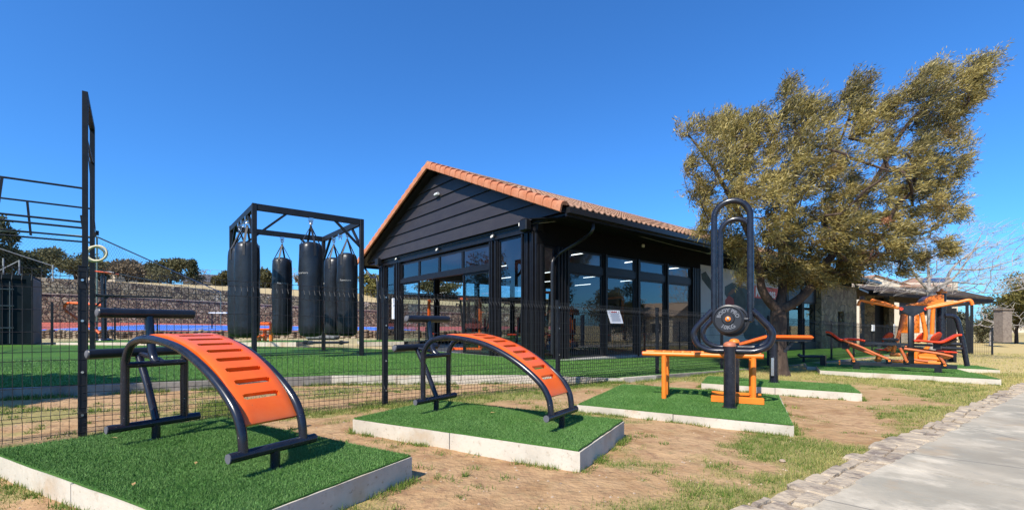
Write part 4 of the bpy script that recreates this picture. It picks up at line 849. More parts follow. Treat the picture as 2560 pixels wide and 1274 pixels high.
for k, (p, off) in enumerate(((pp1, .13), (pp2, -.06))):
    c = Vector((p.x, p.y, 0))+PD*off+AXA*.02; L = lambda x, z: c+AXA*x+UP*z
    up_ = [L(.205, 1.10), L(.205, 1.5), L(.205, 2.0)]+[L(.205*math.cos(a), 2.405+.205*math.sin(a)) for a in np.linspace(0, math.pi, 15)]+[L(-.205, 2.0), L(-.205, 1.5), L(-.205, 1.10)]
    m_ = MB(); m_.tube(up_, .0375, 16); obj('lever_arm', m_, BLKG, lv_)
    lo = crm([(-.225, 1.235), (-.33, 1.12), (-.425, 1.0), (-.445, .90), (-.39, .79), (-.26, .728), (-.1, .722), (.1, .722), (.26, .728), (.39, .79), (.445, .90), (.425, 1.0), (.33, 1.12), (.225, 1.235)] and [(a, 0, b) for a, b in [(-.225, 1.235), (-.33, 1.12), (-.425, 1.0), (-.445, .90), (-.39, .79), (-.26, .728), (-.1, .722), (.1, .722), (.26, .728), (.39, .79), (.445, .90), (.425, 1.0), (.33, 1.12), (.225, 1.235)]], 5)
    m_ = MB(); m_.tube([L(p_.x, p_.z) for p_ in lo], .0375, 14); obj('handle', m_, BLKG, lv_)
    m_ = MB(); m_.cyl(c+UP*1.12-AXA*.22, c+UP*1.12+AXA*.22, .03, 12); m_.cyl(Vector((p.x, p.y, .74)), Vector((c.x, c.y, .74))+PD*(.04 if k == 0 else -.04), .03, 12); obj('axle', m_, BLKG, lv_)
c0 = Vector((pp1.x, pp1.y, 1.125))+PD*.06-AXA*.02; N_ = -PD; XN = Vector((-N_.y, N_.x, 0)); XN = XN if XN.x > 0 else -XN
PLA = mat('cast_iron', (.018, .018, .021), .42, bump=[(60, .25, .004)])
for nm, cc, r_ in (('weight_plate', c0, .178), ('weight_plate', c0+PD*.085+AXA*.035-UP*.02, .198)):
    m_ = MB(); m_.lathe(cc, [(.02, -.03), (r_*.8, -.03), (r_, -.018), (r_+.004, .0), (r_, .018), (r_*.90, .026), (r_*.86, .012), (r_*.42, .012), (r_*.36, .026), (.02, .026)], 40, (XN, UP, N_)); wp = obj(nm, m_, PLA, lv_)
    if nm and cc is c0:
        LG = mat('raised_grey_letter', (.16, .16, .17), .4)
        for txt, zc, sg_, sz in (('BODY PRO', 0, 1, .062), ('10KG', 0, -1, .070)):
            t_ = text_mb(txt, sz, Vector((0, 0, 0)), (1, 0, 0), (0, 0, 1), .004, bold=.002); m_ = MB(); rr = .108
            for v in range(0, 1): pass
            vv = []
            for v in t_.v:
                if sg_ > 0: a = math.pi/2-v.x/rr; q = rr+v.z
                else: a = -math.pi/2+v.x/rr; q = rr-v.z
                vv.append(c0+XN*(q*math.cos(a))+UP*(q*math.sin(a))+N_*(.016-v.y))
            m_.add(vv, t_.f); obj('raised_letters', m_, LG, wp, smooth=False, fix=False)
        m_ = MB(); m_.lathe(cc+N_*.02, [(.032, 0), (.032, .025), (.022, .032), (.002, .032)], 20, (XN, UP, N_)); obj('hub', m_, YOR, wp); m_ = MB(); m_.lathe(cc+N_*.052, [(.014, 0), (.014, .01), (.002, .012)], 6, (XN, UP, N_)); obj('bolt', m_, CHR, wp)
# ------------------------------------------------------------------ padded bench on pad four
pb4 = Plane(Vector((4.88, 8.5, 0)), (.91, -.416)); bp = Vector((4.88, 8.5, -.02))
b4 = thing('incline_bench', 'orange padded bench with one raised and one level pad on a thick black post', 'exercise bench', bp, math.atan2(AXA.y, AXA.x))
m_ = MB(); m_.cyl(bp-UP*.03, bp+UP*.80, .072, 20); m_.lathe(bp, [(.1, 0), (.1, .012), (.07, .016)], 18); o_ = obj('post', m_, BLKG, b4)
m_ = MB(); m_.box(bp-AXB*.085+UP*.30-AXA*.03, (.05, .04, .34), AA, .006); obj('weight_guide', m_, CHR, o_)
a, b = pb4.at(1927, 842), pb4.at(2031, 842); d_ = (b-a).normalized(); cpad = (a+b)/2; X = AXA
m_ = MB(); m_.box(cpad+UP*.0, ((b-a).length, .34, .07), AA, .03); obj('seat', m_, ORG, b4); m_ = MB(); m_.box(cpad-UP*.055, ((b-a).length*.9, .22, .04), AA); obj('seat_frame', m_, BLK, b4)
a, b = pb4.at(1836, 864), pb4.at(1921, 840); X = (b-a).normalized(); Z = X.cross(AXB); Z = Z if Z.z > 0 else -Z
m_ = MB(); m_.box((a+b)/2, ((b-a).length, .34, .06), (X, AXB, Z), .025); obj('backrest', m_, ORG, b4); m_ = MB(); m_.box((a+b)/2-Z*.05, ((b-a).length*.9, .2, .03), (X, AXB, Z)); obj('backrest_frame', m_, BLK, b4)
m_ = MB(); m_.beam(pb4.at(1962, 878), pb4.at(1984, 852), .06, .05); [m_.cyl(pb4.at(1962+k*5.5, 878-k*6.5)-AXB*.06, pb4.at(1962+k*5.5, 878-k*6.5)+AXB*.06, .018, 8) for k in range(5)]; obj('adjuster', m_, BLK, b4)
pf = Plane(Vector((8.9, 13.1, 0)), (.91, -.416)); sr = thing('step_rail', 'low black bent foot rail on a short post left of the pull down machine', 'foot rail', pf.at(2058, 912))
m_ = MB(); m_.tube(crm([pf.at(1996, 884), pf.at(2001, 889), pf.at(2020, 890.5), pf.at(2058, 890.5)], 5), .045, 10); obj('rail', m_, BLKG, sr); m_ = MB(); m_.beam(pf.at(2058, 913), pf.at(2058, 888), .13, .1); obj('post', m_, BLK, sr)
# ------------------------------------------------------------------ double pull down machine
q1, q2 = Vector((9.0, 11.9, 0)), Vector((10.3, 11.0, 0)); PE = Plane(q1, q2-q1); DE = PE.d; NE = PE.n; AE = (DE, NE, UP)
E1 = thing('pull_down_machine', 'wide black and orange double seat pull down machine with raised amber arms', 'exercise machine', (q1+q2)/2+UP*-.1, math.atan2(DE.y, DE.x))
def bar(root, pts, r, m, name, off=0, plane=PE, seg=10):
    m_ = MB(); P_ = [plane.at(x, y, off) for x, y in pts]; m_.tube(P_ if len(P_) < 3 else crm(P_, 4), r, seg); return obj(name, m_, m, root)
m_ = MB(); m_.beam(PE.at(2103, 905.5), PE.at(2392, 917), .12, .09); bb = obj('base_beam', m_, BLK, E1)
m_ = MB(); e_ = PE.at(2101, 905.3); m_.box(e_-DE*.02, (.03, .13, .1), AE); obj('end_cap', m_, YOR, bb)
for px, y0, y1 in ((2141.7, 923, 905), (2346, 932, 914)): m_ = MB(); m_.beam(PE.at(px, y0), PE.at(px, y1), .13, .12); obj('foot', m_, BLK, E1)
m_ = MB(); m_.beam(PE.at(2161, 857), PE.at(2331, 862.5), .08, .06); obj('seat_beam', m_, BLK, E1)
m_ = MB(); m_.beam(PE.at(2277.5, 912), PE.at(2277.5, 780), .11, .11, up=NE, bev=.01); obj('column', m_, BLK, E1)
m_ = MB(); pl_ = [PE.at(x, y, -.07) for x, y in ((2244, 768), (2252, 763), (2318, 763.5), (2324, 769), (2316, 775), (2287, 789), (2270, 787))]; m_.slab(pl_, NE*.14); obj('top_plate', m_, BLK, E1)
for px, py in ((2253, 771.5), (2315, 771.5)): m_ = MB(); c = PE.at(px, py, -.07); m_.cyl(c, c-NE*.03, .04, 12); obj('pivot', m_, RED, E1)
bar(E1, [(2247, 770), (2200, 760), (2165, 753), (2152, 751), (2147, 757), (2145, 764)], .034, YOR, 'lever_arm', -.12)
bar(E1, [(2240, 766), (2212, 757), (2184, 749.5), (2179, 752), (2183, 757), (2178, 761)], .034, YOR, 'lever_arm', .35)
bar(E1, [(2316, 770), (2360, 762), (2400, 754), (2421, 749.5), (2428, 753), (2431, 762)], .036, YOR, 'lever_arm', -.12)
bar(E1, [(2320, 767), (2350, 760), (2384, 753)], .034, YOR, 'lever_arm', .35)
def seat(pts, name, w_=.36, th=.055, plane=PE, root=E1, m=RED, off=0):
    P_ = crm([plane.at(x, y, off) for x, y in pts], 4); m_ = MB(); vs = []
    for i, p in enumerate(P_):
        d = (P_[min(i+1, len(P_)-1)]-P_[max(i-1, 0)]).normalized(); nn = plane.n.cross(d); nn = nn if nn.z > 0 else -nn
        for y, z in ((-w_/2, 0), (-w_/2+.03, th/2), (w_/2-.03, th/2), (w_/2, 0), (w_/2-.03, -th/2), (-w_/2+.03, -th/2)): vs.append(p+plane.n*y+nn*z)
    n = len(P_); m_.add(vs, [(i*6+k, i*6+(k+1) % 6, i*6+6+(k+1) % 6, i*6+6+k) for i in range(n-1) for k in range(6)]+[tuple(range(6)), tuple(range(6*n-1, 6*n-7, -1))]); return obj(name, m_, m, root)
seat([(2064, 829), (2076, 831), (2090, 841), (2102, 849), (2120, 847), (2150, 849), (2161, 852)], 'seat'); seat([(2283, 852), (2300, 851), (2330, 854), (2352, 855), (2372, 847), (2390, 838), (2401, 837)], 'seat')
seat([(2066, 835), (2078, 839), (2091, 848), (2103, 855)], 'seat_shell', .3, .05, m=BLK)
seat([(2352, 861), (2372, 856), (2390, 847)], 'seat_shell', .3, .05, m=BLK)
for px, off in ((2114, 0), (2343, 0)): m_ = MB(); m_.beam(PE.at(px, 872), PE.at(px, 853), .14, .12); obj('seat_bracket', m_, BLK, E1)
BRN = mat('rust_orange_paint', (.55, .13, .03), .5, var=[(6, (.40, .09, .03), .4, .7)])
for pts, off in (([(2110, 850), (2150, 866), (2187, 883), (2220, 897)], -.16), ([(2110, 856), (2150, 873), (2187, 887)], .16), ([(2116, 872), (2125, 884), (2134, 898)], -.1), ([(2250, 869), (2258, 884), (2266, 902)], -.1), ([(2260, 871), (2310, 878), (2350, 884), (2382, 891)], -.16), ([(2262, 866), (2330, 877), (2360, 881)], .16), ([(2343, 886), (2352, 896), (2361, 908)], -.1), ([(2320, 903), (2290, 899), (2258, 893)], .25)):
    bar(E1, pts, .033, BRN, 'link_arm', off)
for px, py in ((2134, 901), (2222, 900), (2266, 902), (2360, 911)): m_ = MB(); c = PE.at(px, py); m_.box(c-UP*.02, (.11, .16, .12), AE, .02); h_ = obj('hinge', m_, BLK, E1); m_ = MB(); c = c-NE*.085; m_.cyl(c, c-NE*.02, .03, 10); obj('hinge_pin', m_, YOR, h_)
m_ = MB(); c = PE.at(2226, 848); m_.beam(c-DE*.25-UP*.2, c+UP*.03, .05, .06); m_.beam(c+DE*.2-UP*.22, c+UP*.03, .05, .06); m_.box(c, (.32, .2, .06), AE, .02); obj('foot_stand', m_, BLK, E1)
# ------------------------------------------------------------------ hooded machine behind
PH = Plane(Vector((12.1, 12.9, 0)), (.91, -.416)); AH = (PH.d, PH.n, UP)
E2 = thing('hooded_machine', 'orange and black gym machine with amber hood, hanging pads and side frame', 'exercise machine', PH.at(2355, 905), math.atan2(PH.d.y, PH.d.x))
m_ = MB(); m_.cyl(PH.at(2354, 912), PH.at(2354, 729), .10, 18); o_ = obj('post', m_, BLKG, E2); m_ = MB(); m_.lathe(PH.at(2354, 731), [(.12, -.02), (.12, .03), (.05, .06), (.03, .1), (.01, .11)], 18); obj('cap', m_, YOR, o_)
m_ = MB(); pl_ = [PH.at(x, y, -.3) for x, y in ((2349, 735), (2325, 739), (2312, 748), (2304, 762), (2305, 767), (2360, 766), (2360, 736))]; m_.slab(pl_, PH.n*.5); obj('hood', m_, YOR, E2, angle=20)
bar(E2, [(2362, 788), (2382, 790), (2393, 800), (2401, 830), (2408, 860), (2418, 914)], .06, BLKG, 'side_frame', -.1, PH)
for y in (858, 869): bar(E2, [(2350, y), (2404, y+2)], .05, BLK, 'side_rail', -.1, PH)
for px, y0, y1 in ((2260, 784, 832), (2290, 786, 832)): m_ = MB(); m_.beam(PH.at(px, y1, -.2), PH.at(px, y0, -.2), .16, .06, up=PH.n, bev=.02); obj('pad', m_, YOR, E2)
bar(E2, [(2304, 780), (2310, 810), (2314, 835), (2312, 850)], .05, YOR, 'leg', -.3, PH); bar(E2, [(2333, 768), (2331, 800), (2330, 835)], .05, YOR, 'leg', -.3, PH); bar(E2, [(2256, 786), (2248, 830), (2242, 855)], .045, BRN, 'leg', -.3, PH); bar(E2, [(2265, 766), (2300, 759), (2330, 762)], .05, YOR, 'crossbar', -.3, PH)
for px, off in ((2219, -.5), (2303, -.1), (2340, -.5)): m_ = MB(); c = PH.at(px, 843, off); ax_ = Vector((.45*PH.n.x-.4*PH.d.x, .45*PH.n.y-.4*PH.d.y, .35)).normalized(); X = UP.cross(ax_).normalized(); m_.lathe(c, [(.02, -.03), (.13, -.03), (.17, -.015), (.17, .015), (.13, .035), (.02, .04)], 24, (X, ax_.cross(X), ax_)); obj('round_backrest', m_, RED, E2)
for pts in (((2190, 873), (2215, 874)), ((2345, 878), (2386, 880))): m_ = MB(); a, b = PH.at(*pts[0], -.4), PH.at(*pts[1], -.4); m_.beam(a, b, .4, .05, bev=.02); obj('seat', m_, RED, E2)
for pts in ([(2214, 868), (2222, 875), (2225, 865)], [(2232, 880), (2236, 868), (2240, 856)], [(2195, 905), (2195, 878)], [(2290, 905), (2291, 882), (2315, 872), (2320, 862)], [(2228, 902), (2290, 904), (2350, 908)], [(2296, 893), (2350, 897)], [(2225, 886), (2250, 886)]): bar(E2, pts, .05, YOR, 'frame_tube', -.45, PH, 8)
m_ = MB(); m_.box(PH.at(2320, 888, -.3), (.9, .3, .16), AH, .04); obj('base_cover', m_, YOR, E2)
m_ = MB(); m_.beam(PH.at(2193, 903, -.4), PH.at(2202, 885, -.4), .2, .1); obj('base_foot', m_, YOR, E2)
for px, y0, y1 in ((2372, 765, 905), (2384, 770, 905)): m_ = MB(); m_.beam(PH.at(px, y1, .8), PH.at(px, y0, .8), .12, .12); obj('rear_post', m_, STEEL, E2)
# ------------------------------------------------------------------ trees
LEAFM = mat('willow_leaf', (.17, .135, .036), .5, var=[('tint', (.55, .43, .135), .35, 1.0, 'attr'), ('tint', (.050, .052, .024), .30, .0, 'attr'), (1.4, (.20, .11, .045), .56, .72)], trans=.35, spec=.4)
BARK = mat('brown_bark', (.055, .034, .023), .95, var=[(9, (.11, .072, .048), .45, .7), (22, (.05, .035, .025), .55, .7)], bump=[(16, 1.0, .04), (50, .6, .012)], stretch=(1, 1, .35))
BARKG = mat('grey_bark', (.36, .32, .28), .9, var=[(8, (.24, .21, .18), .45, .7)])
def grow(limbs, targets, step=.35, rmin=.006, rpow=.46, jit=.05):
    """connect targets to the nearest wood; returns list of (pts, radii)"""
    N = []; par = []; fixed = []
    for li, (pts, r0, r1) in enumerate(limbs):
        P = crm(pts, 5); base = None
        for i, p in enumerate(P):
            if i == 0 and N: 
                d = [(Vector(q)-p).length for q in N]; base = int(np.argmin(d))
                if d[base] < .3: last = base; continue
            N.append(tuple(p)); par.append(last if (i or N[:-1]) and len(N) > 1 else -1); fixed.append(r0+(r1-r0)*i/(len(P)-1)); last = len(N)-1
    root = Vector(N[0]); T_ = sorted(targets, key=lambda q: (Vector(q)-Vector(limbs[0][0][-1])).length); A = np.array(N); leaf = []
    buf = [tuple(x) for x in A]
    arr = np.zeros((len(N)+len(T_)*30, 3)); arr[:len(N)] = A; n = len(N)
    for q in T_:
        q = np.array(q); d = np.linalg.norm(arr[:n]-q, axis=1)+.25*np.maximum(0, arr[:n, 2]-q[2]); j = int(np.argmin(d)); p = arr[j].copy(); L_ = np.linalg.norm(q-p); k = max(1, int(L_/step)); sag = L_*.06
        for i in range(1, k+1):
            f = i/k; x = p+(q-p)*f+rng.normal(0, jit*min(1, L_), 3)*(i < k); x[2] += sag*math.sin(math.pi*f)
            if n >= len(arr): break
            arr[n] = x; par.append(j); fixed.append(0); j = n; n += 1
        leaf.append(j)
    cnt = np.zeros(n)
    for j in leaf: cnt[j] += 1
    for j in range(n-1, 0, -1): 
        if par[j] >= 0 and par[j] < j: cnt[par[j]] += cnt[j]
    rad = np.array([max(fixed[i], rmin*max(cnt[i], 1)**rpow) for i in range(n)])
    child = {}
    for j in range(n):
        if par[j] >= 0: child.setdefault(par[j], []).append(j)
    out = []; seen = set(); stack = [0]
    while stack:
        s = stack.pop(); 
        kids = sorted(child.get(s, []), key=lambda c: -rad[c])
        for c in kids:
            ch = [s, c]; cur = c
            while child.get(cur):
                ks = sorted(child[cur], key=lambda c_: -rad[c_]); nx_ = ks[0]
                for o_ in ks[1:]: stack_chain.append((cur, o_)) if False else None
                ch.append(nx_); cur = nx_
            # push side branches
            for a in ch[1:-1]:
                ks = sorted(child[a], key=lambda c_: -rad[c_])
                for o_ in ks[1:]: extra.append((a, o_)) if False else side.append((a, o_))
            rr = [min(rad[x], rad[ch[1]]*1.05) for x in ch]; out.append(([Vector(arr[x]) for x in ch], rr))
            while side:
                a, b = side.pop(); ch = [a, b]; cur = b
                while child.get(cur):
                    ks = sorted(child[cur], key=lambda c_: -rad[c_])
                    ch.append(ks[0])
                    for o_ in ks[1:]: side.append((cur, o_))
                    cur = ks[0]
                rr = [min(rad[x], rad[ch[1]]*1.05) for x in ch]; out.append(([Vector(arr[x]) for x in ch], rr))
    return out, arr[:n], rad
side = []
def wood_mb(paths, seg_big=10):
    m_ = MB()
    for pts, rr in paths: m_.tube(pts, rr, seg_big if rr[0] > .05 else (5 if rr[0] > .015 else 3), cap=False)
    return m_
def leaf_quads(P, D, L_, W_):
    n = len(P); D = D/np.linalg.norm(D, axis=1, keepdims=True); R_ = rng.normal(size=(n, 3)); S = np.cross(D, R_); S /= np.linalg.norm(S, axis=1, keepdims=True)
    a = P; c = P+D*L_[:, None]; m = P+D*(L_*.45)[:, None]; return np.stack([a, m+S*(W_/2)[:, None], c, m-S*(W_/2)[:, None]], 1).reshape(-1, 3)
OUT = [(1690, 330), (1721, 303), (1760, 312), (1790, 284), (1812, 306), (1867, 256), (1880, 280), (1920, 240), (1942, 208), (1980, 192), (1985, 225), (2000, 250), (2050, 222), (2052, 262), (2080, 288), (2092, 235), (2112, 197), (2145, 168), (2168, 192), (2150, 240), (2185, 272), (2216, 222), (2245, 235), (2268, 200), (2319, 160), (2348, 146), (2385, 172), (2430, 140), (2451, 131), (2495, 134), (2480, 170), (2445, 190), (2470, 218), (2450, 255), (2404, 281), (2395, 325), (2440, 342), (2437, 392), (2408, 440), (2380, 452), (2432, 510), (2395, 548), (2360, 560), (2395, 620), (2320, 640), (2290, 668), (2249, 690), (2155, 696), (2100, 672), (2037, 700), (1990, 680), (1950, 712), (1920, 690), (1880, 705), (1848, 700), (1828, 655), (1816, 612), (1770, 585), (1722, 570), (1735, 545), (1707, 488), (1716, 455), (1688, 425), (1705, 390)]
TY = 11.4
OUT = [(2090+(x-2090)*.965+6, 430+(y-430)*(.975 if y < 430 else 1.03)) for x, y in OUT]
def edge_d(x, y):
    d = 1e9
    for i in range(len(OUT)):
        x1, y1 = OUT[i]; x2, y2 = OUT[(i+1) % len(OUT)]; dx, dy = x2-x1, y2-y1; t = np.clip(((x-x1)*dx+(y-y1)*dy)/(dx*dx+dy*dy), 0, 1); d = np.minimum(d, np.hypot(x-x1-t*dx, y-y1-t*dy))
    return d
n0 = 16000; px = rng.uniform(1685, 2500, n0); py = rng.uniform(128, 712, n0); k = in_poly(px, py, OUT); px, py = px[k], py[k]
ed = edge_d(px, py)/100; dep = (rng.random(len(px))*2-1)*np.minimum(2.3, .35+ed*1.5)
nz = fnoise(px/46+9, py/46+dep*1.2, 3); sparse = np.clip((px-2050)/300, 0, 1)*np.clip((py-420)/160, 0, 1)*.12+np.clip((py-610)/80, 0, 1)*.08
k = (nz > .475+sparse) & (ed > .02); px, py, dep, ed = px[k][:3000], py[k][:3000], dep[k][:3000], ed[k][:3000]
Y0 = TY+np.clip((px-2000)/500, 0, 1)*1.0; Yt = Y0+dep; BX = (px-10-HX)/FPX*Yt; BZ = CAMZ-(py+8-HY)/FPX*Yt; base = np.stack([BX, Yt, BZ], 1)
tsh = lambda x: TY+np.clip((x-2000)/500, 0, 1)*1.0
tr_ = lambda x, y, d=0: at(x, y, float(tsh(x))+d)
limbs = [([at(1951, 940, TY), at(1947, 905, TY), at(1944, 850, TY), at(1946, 810, TY), at(1945, 775, TY)], .205, .175),
         ([tr_(1945, 775), tr_(1925, 755, -.05), tr_(1906, 725, -.15), tr_(1900, 690, -.2), tr_(1893, 640, -.3), tr_(1850, 540, -.4), tr_(1790, 430, -.5), tr_(1740, 360, -.4)], .125, .03),
         ([tr_(1945, 775), tr_(1955, 735, .1), tr_(1956, 700, .2), tr_(1952, 640, .3), tr_(1975, 520, .4), tr_(1990, 400, .5), tr_(1985, 260, .5)], .125, .025),
         ([tr_(1945, 775), tr_(1985, 757, -.1), tr_(2025, 720, -.2), tr_(2068, 655, -.2), tr_(2100, 610, -.3), tr_(2140, 520, -.3), tr_(2200, 430, -.3), tr_(2270, 310, -.2), tr_(2380, 210, .0), tr_(2450, 160, .1)], .125, .02),
         ([tr_(2100, 610, -.3), tr_(2150, 585, -.2), tr_(2230, 590, .1), tr_(2320, 580, .3), tr_(2380, 540, .5)], .06, .015),
         ([tr_(2010, 735, -.1), tr_(2050, 712, .5), tr_(2110, 690, 1.0), tr_(2170, 670, 1.3)], .04, .012),
         ([tr_(1975, 520, .4), tr_(2050, 430, .9), tr_(2110, 330, 1.2), tr_(2140, 220, 1.2)], .06, .015)]
tree = thing('leaning_tree', 'large olive leaved tree blown to the right, standing behind the narrow turf pad', 'tree', limbs[0][0][0])
sel = rng.choice(len(base), 620, replace=False)
paths, nodes, rad = grow(limbs, [tuple(b) for b in base[sel]], step=.28, rmin=.0075, rpow=.42)
m_ = wood_mb(paths[:], 14)
m_.tube([limbs[0][0][0]-UP*.25, limbs[0][0][0]-UP*.05, limbs[0][0][0]+UP*.15], [.30, .25, .205], 14, cap=False)
obj('trunk', m_, BARK, tree, fix=False)
k3 = rng.choice(n, min(n, 1250), replace=False) if False else None
kk = rng.choice(len(base), min(len(base), 1650), replace=False); base = np.repeat(base[kk], 3, axis=0); clid = np.repeat(np.arange(len(kk)), 3)
per = 42; cz = (base[:, 2]-1.9)/6; n = len(base)
wind = np.stack([.95+.25*cz, np.full(n, .05), .15+.55*cz], 1); outw = base-np.array([7.2, TY, 4.2]); outw /= np.linalg.norm(outw, axis=1, keepdims=True)
tdir = wind*.85+outw*.5+np.repeat(rng.normal(0, .28, (n//3, 3)), 3, axis=0)+rng.normal(0, .34, (n, 3)); tdir /= np.linalg.norm(tdir, axis=1, keepdims=True)
lo = np.clip((2.9-base[:, 2])/1.5, 0, 1)[:, None]; tdir = tdir*(1-lo*.5)+np.array([.3, 0, -.05])*lo*.8; tdir /= np.linalg.norm(tdir, axis=1, keepdims=True)
tl = rng.uniform(.20, .48, n)*(1+.4*cz); f = rng.random((n, per)); P = base[:, None, :]+tdir[:, None, :]*(f*tl[:, None])[..., None]+rng.normal(0, .05, (n, per, 3))
D = tdir[:, None, :]*1.25+rng.normal(0, .70, (n, per, 3))+np.array([.15, 0, .05]); L_ = rng.uniform(.065, .145, n*per); W_ = rng.uniform(.012, .024, n*per)
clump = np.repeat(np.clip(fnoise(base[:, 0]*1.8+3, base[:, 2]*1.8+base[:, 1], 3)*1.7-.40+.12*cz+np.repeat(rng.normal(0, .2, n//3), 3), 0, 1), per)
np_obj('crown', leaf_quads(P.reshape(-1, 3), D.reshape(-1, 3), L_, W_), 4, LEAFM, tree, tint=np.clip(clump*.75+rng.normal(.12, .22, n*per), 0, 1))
m_ = MB()
for i in range(0, n, 2):
    b = Vector(base[i]); m_.tube([b, b+Vector(tdir[i])*tl[i]*.9], [.005, .002], 3, cap=False)
obj('twigs', m_, BARK, tree, smooth=False, fix=False)['kind'] = 'stuff'
# birds' nests / dead clumps in the crown
DEAD = mat('dead_leaf', (.42, .19, .09), .9)
for px_, py_, r_ in ((2215, 552, .11), (2178, 642, .18)):
    c = np.array(at(px_, py_, TY-.6)); P = c+rng.normal(0, r_*.45, (260, 3)); o_ = np_obj('dead_leaves', leaf_quads(P, rng.normal(size=(260, 3)), rng.uniform(.05, .1, 260), rng.uniform(.01, .02, 260)), 4, DEAD if r_ < .15 else mat('dead_leaf_dark', (.16, .07, .05), .9), tree)
    o_['label'] = 'rust brown dead leaf cluster'
# bare tree at the right
TB = 21.0; b_ = lambda x, y, d=0: at(x, y, TB)+Vector((0, d, 0)); bx0 = b_(2328, 872); bx0.z = g(bx0.x, bx0.y)-.05
bare = thing('bare_tree', 'pale grey leafless tree spreading its thin twigs behind the hooded machine', 'tree', bx0)
limbs = [([bx0, b_(2328, 800), b_(2326, 745), b_(2322, 725)], .16, .12), ([b_(2322, 725), b_(2322, 690), b_(2318, 640), b_(2312, 600)], .08, .02), ([b_(2322, 725), b_(2290, 690), b_(2265, 650), b_(2230, 620)], .07, .015), ([b_(2326, 745), b_(2360, 715), b_(2400, 670, .4), b_(2450, 630, .5), b_(2500, 600, .5)], .09, .015), ([b_(2400, 670, .4), b_(2460, 672, .2), b_(2520, 655), b_(2570, 640)], .045, .01), ([b_(2322, 725), b_(2350, 700, -.6), b_(2380, 640, -.9), b_(2400, 590, -1)], .06, .012), ([b_(2326, 735), b_(2270, 715, .8), b_(2225, 700, 1.2)], .05, .01), ([b_(2360, 715), b_(2430, 700, .9), b_(2500, 705, 1.0), b_(2540, 700, 1.0)], .05, .01)]
tg = []
while len(tg) < 520:
    x = random.uniform(2205, 2610); y = random.uniform(572, 735); cx = (x-2370)/230; cy = (y-690)/125
    if cx*cx+cy*cy < 1 and y < 745: p = b_(x, y, random.uniform(-2.2, 2.2)); tg.append(tuple(p))
paths, nodes, rad = grow(limbs, tg, step=.6, rmin=.005, rpow=.36, jit=.03); m_ = wood_mb(paths, 8); obj('trunk', m_, BARKG, bare, fix=False)
m_ = MB()
for q in tg:
    q = Vector(q)
    for _ in range(5):
        d = Vector((random.uniform(.3, 1.1), random.uniform(-.4, .4), random.uniform(-.05, .55))); l = random.uniform(.35, .95); mid = q+d*l*.5+Vector((0, 0, .04)); m_.tube([q, mid, q+d*l], [.005, .004, .003], 3, cap=False)
obj('twigs', m_, BARKG, bare, smooth=False, fix=False)['kind'] = 'stuff'
# background trees and bushes
FOL = {}
def fol(name, c, c2): 
    FOL[name] = mat('foliage_'+name, c, .7, var=[('tint', c2, .35, 1.0, 'attr')], trans=.2, spec=.2); return FOL[name]
fol('olive', (.085, .082, .036), (.20, .18, .085)); fol('brown', (.15, .11, .065), (.29, .22, .13)); fol('dark', (.048, .056, .028), (.12, .125, .06)); fol('yellow', (.11, .10, .025), (.33, .27, .08)); fol('greygreen', (.08, .085, .055), (.22, .21, .14))
def leafy(name, label, cat, base, rx, rz, key, n=2600, ls=.22, trunk=.25, group=None, lobes=9, loose=.0, cone=False, zc=None, tr=.12):
    root = thing(name, label, cat, base, 0, group); base = Vector(base); h = rz*2; c0 = base+UP*(trunk+rz)
    P = []; tt_ = []; rr_ = np.random.default_rng(int(abs(base.x*31+base.y*7))+3)
    cs = []
    for i in range(lobes):
        a = rr_.random()*6.283; q = rr_.random()**.5*.62; zz = rr_.uniform(-.75, .7)
        if cone: q *= (1-zz)*.6
        s_ = rr_.uniform(.30, .52)*(1-.3*max(zz, 0)); cs.append((q*math.cos(a), q*math.sin(a), zz*(1-.35*q), s_))
    per_ = n//lobes
    for (a, b, c, s_) in cs:
        d = rr_.normal(size=(per_, 3)); d /= np.linalg.norm(d, axis=1, keepdims=True); r = rr_.random(per_)**(.35+loose)*s_*rr_.uniform(.8, 1.15, per_); q = np.array([a, b, c])+d*r[:, None]; P.append(q); tt_.append(.45+.45*d[:, 2]*0+rr_.normal(0, .25, per_)+rr_.uniform(-.2, .2))
    P = np.concatenate(P)*np.array([rx, rx, rz])+np.array(c0); t_ = np.clip(np.concatenate(tt_), 0, 1); k = P[:, 2] > base.z-.1; P, t_ = P[k], t_[k]; m2 = len(P)
    np_obj('crown', leaf_quads(P, rr_.normal(size=(m2, 3)), ls*rr_.uniform(.7, 1.4, m2), ls*.5*rr_.uniform(.7, 1.3, m2)), 4, FOL[key], root, tint=t_)
    m_ = MB(); m_.tube([base-UP*.3, base+UP*(trunk*.6), c0-UP*rz*.3], [tr*1.3, tr, tr*.5], 8)
    for (a, b, c, s_) in cs[:6]: m_.tube([base+UP*max(trunk*.7, .1), c0+Vector((a*rx*.5, b*rx*.5, c*rz*.5-rz*.15)), c0+Vector((a*rx, b*rx, c*rz))], [tr*.55, tr*.35, tr*.1], 5, cap=False)
    obj('trunk', m_, BARK, root, fix=False); return root
def bgz(px, Y): return CAMZ-(np.interp(px, [0, 300, 560, 950, 1400], [700, 704, 716, 736, 748])-HY)/FPX*Y
